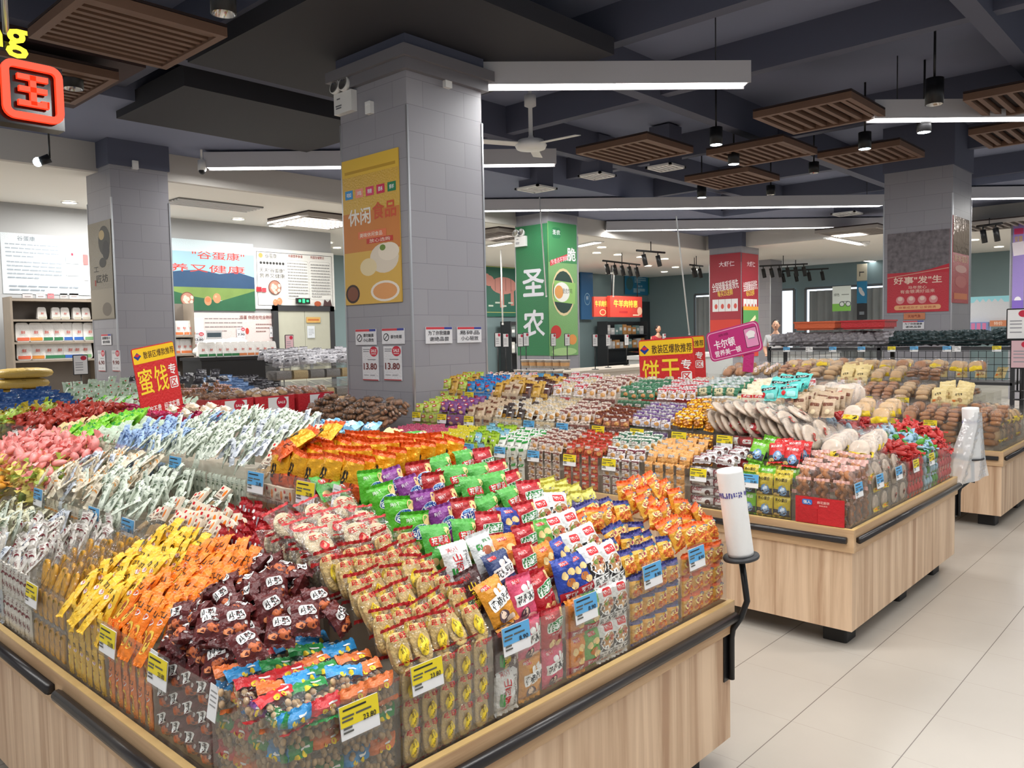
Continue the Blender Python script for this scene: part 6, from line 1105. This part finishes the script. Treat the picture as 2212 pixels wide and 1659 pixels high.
# track spotlights
def track(u0,v0,u1,v1,n,z,lb):
    a, c2 = az(u0,v0,z), az(u1,v1,z); o = empty('track_light',a,lb,'track light','black track spotlights'); d = c2-a; b = MB(); b.tube([(0,0,0),d],.025,BLACK,6); b.tube([(d*.5),(d*.5+Vector((0,0,3.74-z)))],.012,BLACK,6); b.build('track',o)
    for i in range(n): q_ = d*((i+.5)/n); b = MB(); b.tube([q_,q_+Vector((0,0,-.12))],.015,BLACK,6); b.tube([q_+Vector((-.02,0,-.08)),q_+Vector((.04,-.03,-.34))],.055,BLACK,10); b.build('spot_head',o)
for t in ((1375,541,1436,546,2,3.5,'two black track spotlights right of the green pillar'),(1302,563,1382,572,5,3.45,'row of black track spotlights above the meat sign'),(1490,572,1518,575,2,3.45,'pair of track spotlights beside the exit sign'),(1640,575,1745,570,6,3.45,'long track of black spotlights right of the red shrimp pillar'),(1650,588,1790,580,5,3.4,'second track of black spotlights right of the red shrimp pillar'),(1876,590,1905,590,2,3.4,'pair of track spotlights beside the red poster pillar'),(2110,490,2165,482,2,3.6,'two track spotlights at the right edge'),(1500,572,1500,574,1,3.5,'single dark track spotlight')): track(*t)
# --- back of the hall
poster('y',17.44,1045,568,1116,684,'green ox diagram poster beyond the grey pillar',(30,104,84),lambda w,h:[RC(w,h*.06,(24,84,70),(0,h*.47)),RC(w*.9,h*.01,(206,206,120),(0,h*.42)),RC(w*.9,h*.01,(206,206,120),(0,-h*.42)),OV(w*.8,h*.32,(214,150,140),(w*.1,h*.08)),OV(w*.3,h*.2,(214,150,140),(-w*.34,h*.16)),OV(w*.16,h*.06,(214,150,140),(-w*.42,h*.26)),RC(w*.12,h*.34,(206,140,130),(w*.04,-h*.16)),RC(w*.1,h*.3,(206,140,130),(w*.36,-h*.14))]+[RC(w*.01,h*.24,(90,70,70),(w*(-.16+.16*i),h*.1)) for i in range(4)]+[RC(w*.14,h*.03,(206,220,206),(w*(-.3+.2*i),-h*.3+.06*h*(i%2))) for i in range(4)])
poster('y',17.44,1350,590,1400,637,'blue information poster on the far back wall',(40,124,164),lambda w,h:[T('海鲜',w*.2,h*.1,(206,226,236),(w*.15,h*.36)),T('鱼市',w*.2,h*.1,(206,226,236),(w*.15,-h*.1)),OV(w*.3,h*.6,(70,110,116),(-w*.3,.0))]+rows_text(3,w*.5,h*.26,(170,206,220),(w*.15,h*.18),21,.04)+rows_text(3,w*.5,h*.2,(170,206,220),(w*.1,-h*.3),22,.04),'information_board','board')
poster('y',17.44,1401,591,1443,637,'green information poster beside the blue one on the far wall',(50,140,96),lambda w,h:[OV(w*.24,h*.3,(120,70,60),(-w*.3,h*.3)),OV(w*.2,h*.2,(90,100,60),(-w*.3,-h*.2)),T('肉铺',w*.3,h*.12,(206,230,206),(w*.1,h*.38))]+rows_text(4,w*.6,h*.3,(180,220,190),(w*.12,h*.12),23,.04)+rows_text(3,w*.6,h*.2,(180,220,190),(w*.12,-h*.32),24,.04),'information_board','board')
poster('y',17.44,1498,598,1533,640,'dark blue poster on the far wall left of the red pillar',(36,120,140),lambda w,h:[T('下饭菜',w*.4,h*.14,(200,226,230),(-w*.1,h*.2)),OV(w*.3,h*.4,(60,140,90),(w*.3,-h*.1))],'information_board','board')
poster('y',17.44,1638,604,1683,642,'blue and green poster on the far wall right of the red pillar',(50,130,120),lambda w,h:[RC(w*.4,h,(40,120,160),(-w*.3,0)),OV(w*.4,h*.4,(70,130,60),(w*.2,h*.1))],'information_board','board')
poster('y',17.3,1256,580,1281,690,'blue wrapped column panel at the far back',(60,110,160),lambda w,h:[OV(w*.5,h*.24,(150,190,214),(0,-h*.1)),OV(w*.44,h*.21,(70,120,170),(0,-h*.1)),T('鲜',w*.2,h*.08,(206,226,236),(0,-h*.08))],'advertising_panel','advertising panel',None,.06)
c,w,h = fit('y',15.2,1288,641,1316,684); o = plaque('meat_sign',w,h,film((200,70,56)),[T('牛羊肉特惠',w*.85,h*.3,(240,216,80),(0,h*.15),.02),OV(w*.35,h*.3,(240,216,150),(0,-h*.28)),OV(w*.28,h*.24,(200,70,56),(0,-h*.28))],.1); hang(o,c,FX*.2,'small side panel of the red mutton and beef sign','sign')
c,w,h = fit('y',15.0,1318,640,1387,685); o = plaque('meat_sign',w,h,film((206,66,54)),[T('牛羊肉特惠',w*.74,h*.34,(244,220,80),(-.02*w,h*.14),.03),OV(w*.16,h*.4,(240,190,160),(w*.42,-h*.2)),RC(w*.26,h*.1,(176,50,50),(-w*.1,-h*.26)),RC(w*.2,h*.06,(240,210,180),(w*.3,-h*.4))],.12); hang(o,c,FY,'wide red mutton and beef sign with yellow characters','sign')
b = MB()
for x in (-.4,.4): b.tube([(x*w,.06,h/2),(x*w,.06,3.72-c.z)],.015,BLACK,6)
b.build('suspension_rod',o)
def frame_post(x,y,z,lb):
    b = MB(); b.bar((x-.03,y-.03,0),(x+.03,y+.03,z),DARKGREY); return tag(b.build('post'),lb,'post')
poster('y',17.42,1386,652,1432,745,'dark doorway panel in the far back wall',(58,62,66),lambda w,h:[RC(w*.36,h*.2,(92,96,98),(w*.1,h*.3)),RC(w*.3,h*.5,(86,40,40),(w*.02,-h*.2))],'doorway_panel','panel',None,.04)
poster('y',17.4,1474,664,1496,710,'red notice on the far column',(190,56,60),lambda w,h:rows_text(4,w*.7,h*.6,(230,150,140),(0,0),31,.05),'notice_board','notice')
poster('y',17.4,1452,680,1468,692,'small white notice on the far wall',(206,210,206),lambda w,h:[OV(w*.2,h*.6,(60,60,60),(-w*.3,0)),RC(w*.4,h*.1,(150,150,150),(w*.1,0))],'notice_board','notice')
# meat counter and back shelves
def counter(x0,x1,y0,y1,z,lb,name,m1,m2,cat):
    o = empty(name,((x0+x1)/2,(y0+y1)/2,0),lb,cat); L = Matrix.Translation((-(x0+x1)/2,-(y0+y1)/2,0)); 
    for n,lo,hi,m in (('body',(x0,y0,.06),(x1,y1,z-.12),m1),('rim',(x0-.03,y0-.03,z-.12),(x1+.03,y1+.03,z-.04),m2),('base',(x0+.05,y0+.05,0),(x1-.05,y1-.05,.06),BLACK)): b = MB(); b.bar(lo,hi,m); q = b.build(n,o); q.data.transform(L)
    b = MB(); b.add([(x0,y0,z-.04),(x1,y0,z-.04),(x1,y1,z+.05),(x0,y1,z+.05)],[(0,1,2,3)],ACRYL); q = b.build('glass_lid',o); q.data.transform(L); return o
GW = pr('freezer_grey', (196,198,196), .5)
a_, b_ = ay(1062,790,11.2), ay(1108,790,11.2); counter(9.3,11.2,11.2,12.2,1.1,'white chest freezer right of the grey pillar','chest_freezer',GW,WHITE,'freezer')
counter(14.3,17.4,9.0,9.8,1.12,'long pale chest freezer behind the price boards','chest_freezer',GW,WHITE,'freezer'); counter(16.8,18.4,6.9,7.8,1.15,'chest freezer left of the biscuit sign','chest_freezer',GW,STEEL,'freezer')
def wall_shelf(x0,x1,y,lb,cols,seed):
    o = empty('wall_shelf',((x0+x1)/2,y,0),lb,'shelf'); L = Matrix.Translation((-(x0+x1)/2,-y,0)); rr = random.Random(seed)
    for n,lo,hi in (('back_panel',(x0,y+.3,0),(x1,y+.33,2.0)),('side_panel',(x0,y-.1,0),(x0+.04,y+.3,2.0)),('side_panel',(x1-.04,y-.1,0),(x1,y+.3,2.0)),('shelf_board',(x0,y-.1,.5),(x1,y+.3,.53)),('shelf_board',(x0,y-.1,1.0),(x1,y+.3,1.03)),('shelf_board',(x0,y-.1,1.5),(x1,y+.3,1.53))): b = MB(); b.bar(lo,hi,DARKGREY); q = b.build(n,o); q.data.transform(L)
    i = 0
    for z in (1.03,1.53):
        x = x0+.1
        while x < x1-.3:
            wd = rr.uniform(.16,.3); hh = rr.uniform(.2,.36); b = MB(); b.rbox((0,0,hh/2),(wd*.9,.2,hh),film(rr.choice(cols)),.02); q = b.build('goods_carton'); b = MB(); b.box((0,-.102,hh*.55),(wd*.6,.004,hh*.3),PAPER); b.build('label_patch',q); q.location = (x+wd/2,y+.08,z); i += 1
            tag(q,'carton on the '+lb.replace('dark wall shelf','dark shelf')+', %s board' % ('lower' if z < 1.2 else 'upper'),'carton','cartons on the '+lb); x += wd+.03
wall_shelf(18.2,21.2,16.9,'dark wall shelf behind the meat sign',((206,206,200),(150,110,90),(190,90,70),(120,130,130)),1); wall_shelf(23.2,25.8,16.9,'dark wall shelf beside the far curtain',((206,206,206),(206,150,90),(120,150,150)),2)
# --- people far back
SKIN = pr('skin', (206,158,130), .6, var=.1); HAIR = pr('dark_hair', (28,24,24), .6)
def person(x,y,rz,top,leg,label,arm=.5):
    o = empty('person',(x,y,0),label,'person',None,rz); tm, lm = pr('cloth_%d_%d_%d' % top,top,.85,var=.2), pr('cloth_%d_%d_%d' % leg,leg,.85)
    V = [(0,0,.98),(0,0,1.2),(0,-.01,1.4),(0,-.02,1.48),(0,-.03,1.58),(.09,0,.92),(.1,-.02,.5),(.1,.02,.08),(.1,-.1,.04),(-.09,0,.92),(-.1,-.02,.5),(-.1,.02,.08),(-.1,-.1,.04),(.19,0,1.4),(.25,-.04,1.14),(.2,-.22,1.0),(.19,-.3,.99),(-.19,0,1.4),(-.25,-.04,1.14),(-.2,-.22,1.0),(-.19,-.3,.99)]
    E_ = [(0,1),(1,2),(2,3),(3,4),(0,5),(5,6),(6,7),(7,8),(0,9),(9,10),(10,11),(11,12),(2,13),(13,14),(14,15),(15,16),(2,17),(17,18),(18,19),(19,20)]
    rad = [.15,.14,.15,.06,.06,.1,.065,.045,.04,.1,.065,.045,.04,.07,.05,.035,.04,.07,.05,.035,.04]
    def skin(nm, idx, fat, m):
        me = bpy.data.meshes.new(nm); mp = {v:i for i,v in enumerate(idx)}; me.from_pydata([V[i] for i in idx],[(mp[a],mp[b]) for a,b in E_ if a in mp and b in mp],[]); q = bpy.data.objects.new(nm,me); COL.objects.link(q); q.parent = o; q.modifiers.new('s','SKIN'); q.modifiers.new('d','SUBSURF').levels = 1; q.modifiers['d'].render_levels = 2
        for i,vv in enumerate(idx): sk = me.skin_vertices[0].data[i]; sk.radius = (rad[vv]*fat*(1.15 if vv in (0,1,2) else 1),rad[vv]*fat); sk.use_root = (i == 0)
        me.materials.append(m); return q
    skin('body',list(range(21)),1.,SKIN); skin('shirt',[0,1,2,3,13,14,17,18],1.14,tm); skin('trousers',[0,5,6,7,9,10,11],1.1,lm)
    b = MB(); b.ball((0,-.03,1.68),(.078,.098,.12),SKIN,14,10); b.ball((0,-.13,1.665),(.016,.02,.022),SKIN,6,5)
    for s in (-1,1): b.ball((s*.08,-.02,1.67),(.014,.024,.032),SKIN,6,5)
    b.build('head',o); b = MB()
    for s in (-1,1): b.ball((s*.03,-.118,1.695),(.012,.008,.008),HAIR,6,4)
    b.box((0,-.122,1.625),(.04,.008,.008),pr('lips',(160,90,84),.6)); b.build('face',o); b = MB(); b.ball((0,.0,1.715),(.09,.1,.105),HAIR,14,8); b.build('hair',o)
    for s in (-1,1):
        b = MB(); b.ball((s*.19,-.335,.985),(.03,.045,.018),SKIN,8,6)
        for f in range(4): b.tube([(s*.19+(f-1.5)*.015,-.37,.985),(s*.19+(f-1.5)*.016,-.41-.006*(f%2),.98),(s*.19+(f-1.5)*.016,-.435,.965)],[.008,.0075,.006],SKIN,6)
        b.tube([(s*.19-s*.028,-.33,.985),(s*.19-s*.05,-.36,.98),(s*.19-s*.052,-.385,.975)],[.01,.009,.007],SKIN,6); b.build('hand',o)
    return o
p = ay(1421,745,14.4); person(p.x,14.4,-.3,(176,50,60),(50,50,56),'person in a red top behind the far counter')
p = ax(1676,740,18.2); person(18.2,p.y,-1.2,(206,206,206),(60,62,70),'person in a white top behind the wire rack')
# --- black wire rack with dark bags
XR = 10.2; o = empty('wire_rack',(XR,3.35,0),'long black wire rack with dark bags behind the bread','rack'); L = Matrix.Translation((-XR,-3.35,0))
def PR(n,fn): b = MB(); fn(b); q = b.build(n,o); q.data.transform(L)
for y in (1.95,3.35,4.75):
    for x in (XR,XR+.5): PR('post',lambda b: b.bar((x-.02,y-.02,0),(x+.02,y+.02,1.34),DARKGREY))
for z in (.5,.9,1.29): PR('shelf_board',lambda b: b.bar((XR-.02,1.95,z),(XR+.52,4.75,z+.03),DARKGREY))
def grid(b):
    for i in range(36): y = 1.97+.078*i; b.tube([(XR-.01,y,.95),(XR-.01,y,1.28)],.003,BLACK,5)
    for i in range(5): b.tube([(XR-.01,1.95,.98+.075*i),(XR-.01,4.75,.98+.075*i)],.003,BLACK,5)
PR('wire_grid',grid)
PR('wire_guard',lambda b: [b.tube([(XR-.02,1.95,z),(XR-.02,4.75,z)],.005,BLACK,5) for z in (1.36,1.4)])
for i in range(15):
    y = 2.05+.185*i; kd = 'darkbag' if i < 7 else 'greybag'
    for r in range(2):
        M = Matrix.Translation((XR+.12+.2*r,y+R.uniform(-.02,.02),1.42+R.uniform(0,.02))) @ Matrix.Rotation(-PI/2+R.uniform(-.3,.3),4,'Z') @ Matrix.Rotation(-.5+R.uniform(-.3,.3),4,'X'); K[kd].put(M,'%s bag on the wire rack, %s row' % ('dark shiny' if kd == 'darkbag' else 'grey clear',('front','back')[r]),'%s bags on the wire rack' % ('dark' if kd == 'darkbag' else 'grey'))
for i in range(10):
    M = Matrix.Translation((XR+.2,2.1+.2*i,1.03)) @ Matrix.Rotation(-PI/2+R.uniform(-.3,.3),4,'Z') @ Matrix.Rotation(-.6,4,'X'); K['creambag'].put(M,'cream bag on the inner board of the wire rack','cream bags inside the wire rack')
for y,cl,lb,dz in ((4.16,(206,96,54),'orange plastic tray on top of the wire rack',.0),(3.56,(190,40,48),'red plastic tray on top of the wire rack',.0)):
    b = MB(); m = film(cl); y -= 3.0*0; b.bar((-.2,-.24,0),(.2,.24,.02),m); b.bar((-.22,-.26,.02),(-.2,.26,.1),m); b.bar((.2,-.26,.02),(.22,.26,.1),m); b.bar((-.2,-.26,.02),(.2,-.24,.1),m); b.bar((-.2,.24,.02),(.2,.26,.1),m); q = b.build('plastic_tray'); b = MB(); b.bar((-.23,-.27,.09),(.23,.27,.11),m); b.build('rolled_edge',q); q.location = (XR+.25,y,1.55); tag(q,lb,'tray')
for i,y in enumerate((4.5,4.2,3.9,3.55,3.2,2.95,2.6,2.5,2.1)): price(('b','w','b','b','y','b','b','w','y')[i],XR-.02,y,1.305,FX and X_,'price tag on the wire rack edge, %s from the left' % ORD[i],'9.80',.9)
# --- far tables beyond the third island
island(7.0,6.2,6,6,'far wooden island of cups and cartons beyond the biscuits')
I4 = (7.0,6.2)
for k in range(6): B(I4,X_,k,0,['greypk','bwr'] if k > 3 else ['sw_pink','bwr'],'packet on the far island beyond the biscuits, lowest step','far island packets, lowest step','L',3,3,30,14,.08,.08,None,1.,.3)
for k in range(1,6): B(I4,X_,k,1,['bwr','bl'] if k < 4 else ['greypk'],'packet on the far island beyond the biscuits, middle step','far island packets, middle step','L',3,3,30,14,.06,.08,None,1.,.3)
CUPM = film((214,206,196))
for a in range(6):
    for r in range(2):
        b = MB(); b.lathe([(0,0),(.05,0),(.062,.1),(.066,.1),(.066,.11),(0,.112)],(0,0,0),CUPM,14); q = b.build('carton_cup'); b = MB(); b.lathe([(.0565,.03),(.0605,.075)],(0,0,0),BLU if r == 0 else I_((206,160,110)),14); b.build('label_band',q); p = az(1120+17*a,775-10*r,1.2); q.location = (7.75+.14*r,p.y*7.75/p.x,1.0+.13*r); tag(q,'pale cup with a %s band on the far island, %s from the left' % (('blue','tan')[r],ORD[a]),'cup','cups on the far island')
# bread-side awning at the far right
poster('x',22.5,2093,640,2180,705,'white zigzag edged display header at the far right',(206,210,216),lambda w,h:[RC(w,h*.2,(150,214,226),(0,h*.4))]+[((([(-w*.08,0),(w*.08,0),(0,h*.12)]),[[0,1,2]]),I_((206,210,216)),(w*(-.3+.15*i),h*.3)) for i in range(5)],'display_header','display',None,.1)
poster('x',22.4,2138,692,2175,705,'orange sign below the white zigzag header',(206,130,90),lambda w,h:[T('特价',w*.5,h*.6,(240,220,200),(0,0))],'notice_board','notice'); poster('x',22.4,2094,696,2134,716,'blue and pink goods display below the white header',(120,140,190),lambda w,h:[RC(w*.2,h*.8,(206,120,160),(w*(-.3+.3*i),0)) for i in range(3)],'goods_display','display',None,.3)
# ---------------------------------------------------------------- tidy up
for k_,q in list(K.items()):
    if q.n == 0:
        for ch in list(q.o.children_recursive): bpy.data.objects.remove(ch)
        bpy.data.objects.remove(q.o)
bpy.data.objects.remove(_to)
print('objects', len(bpy.data.objects))
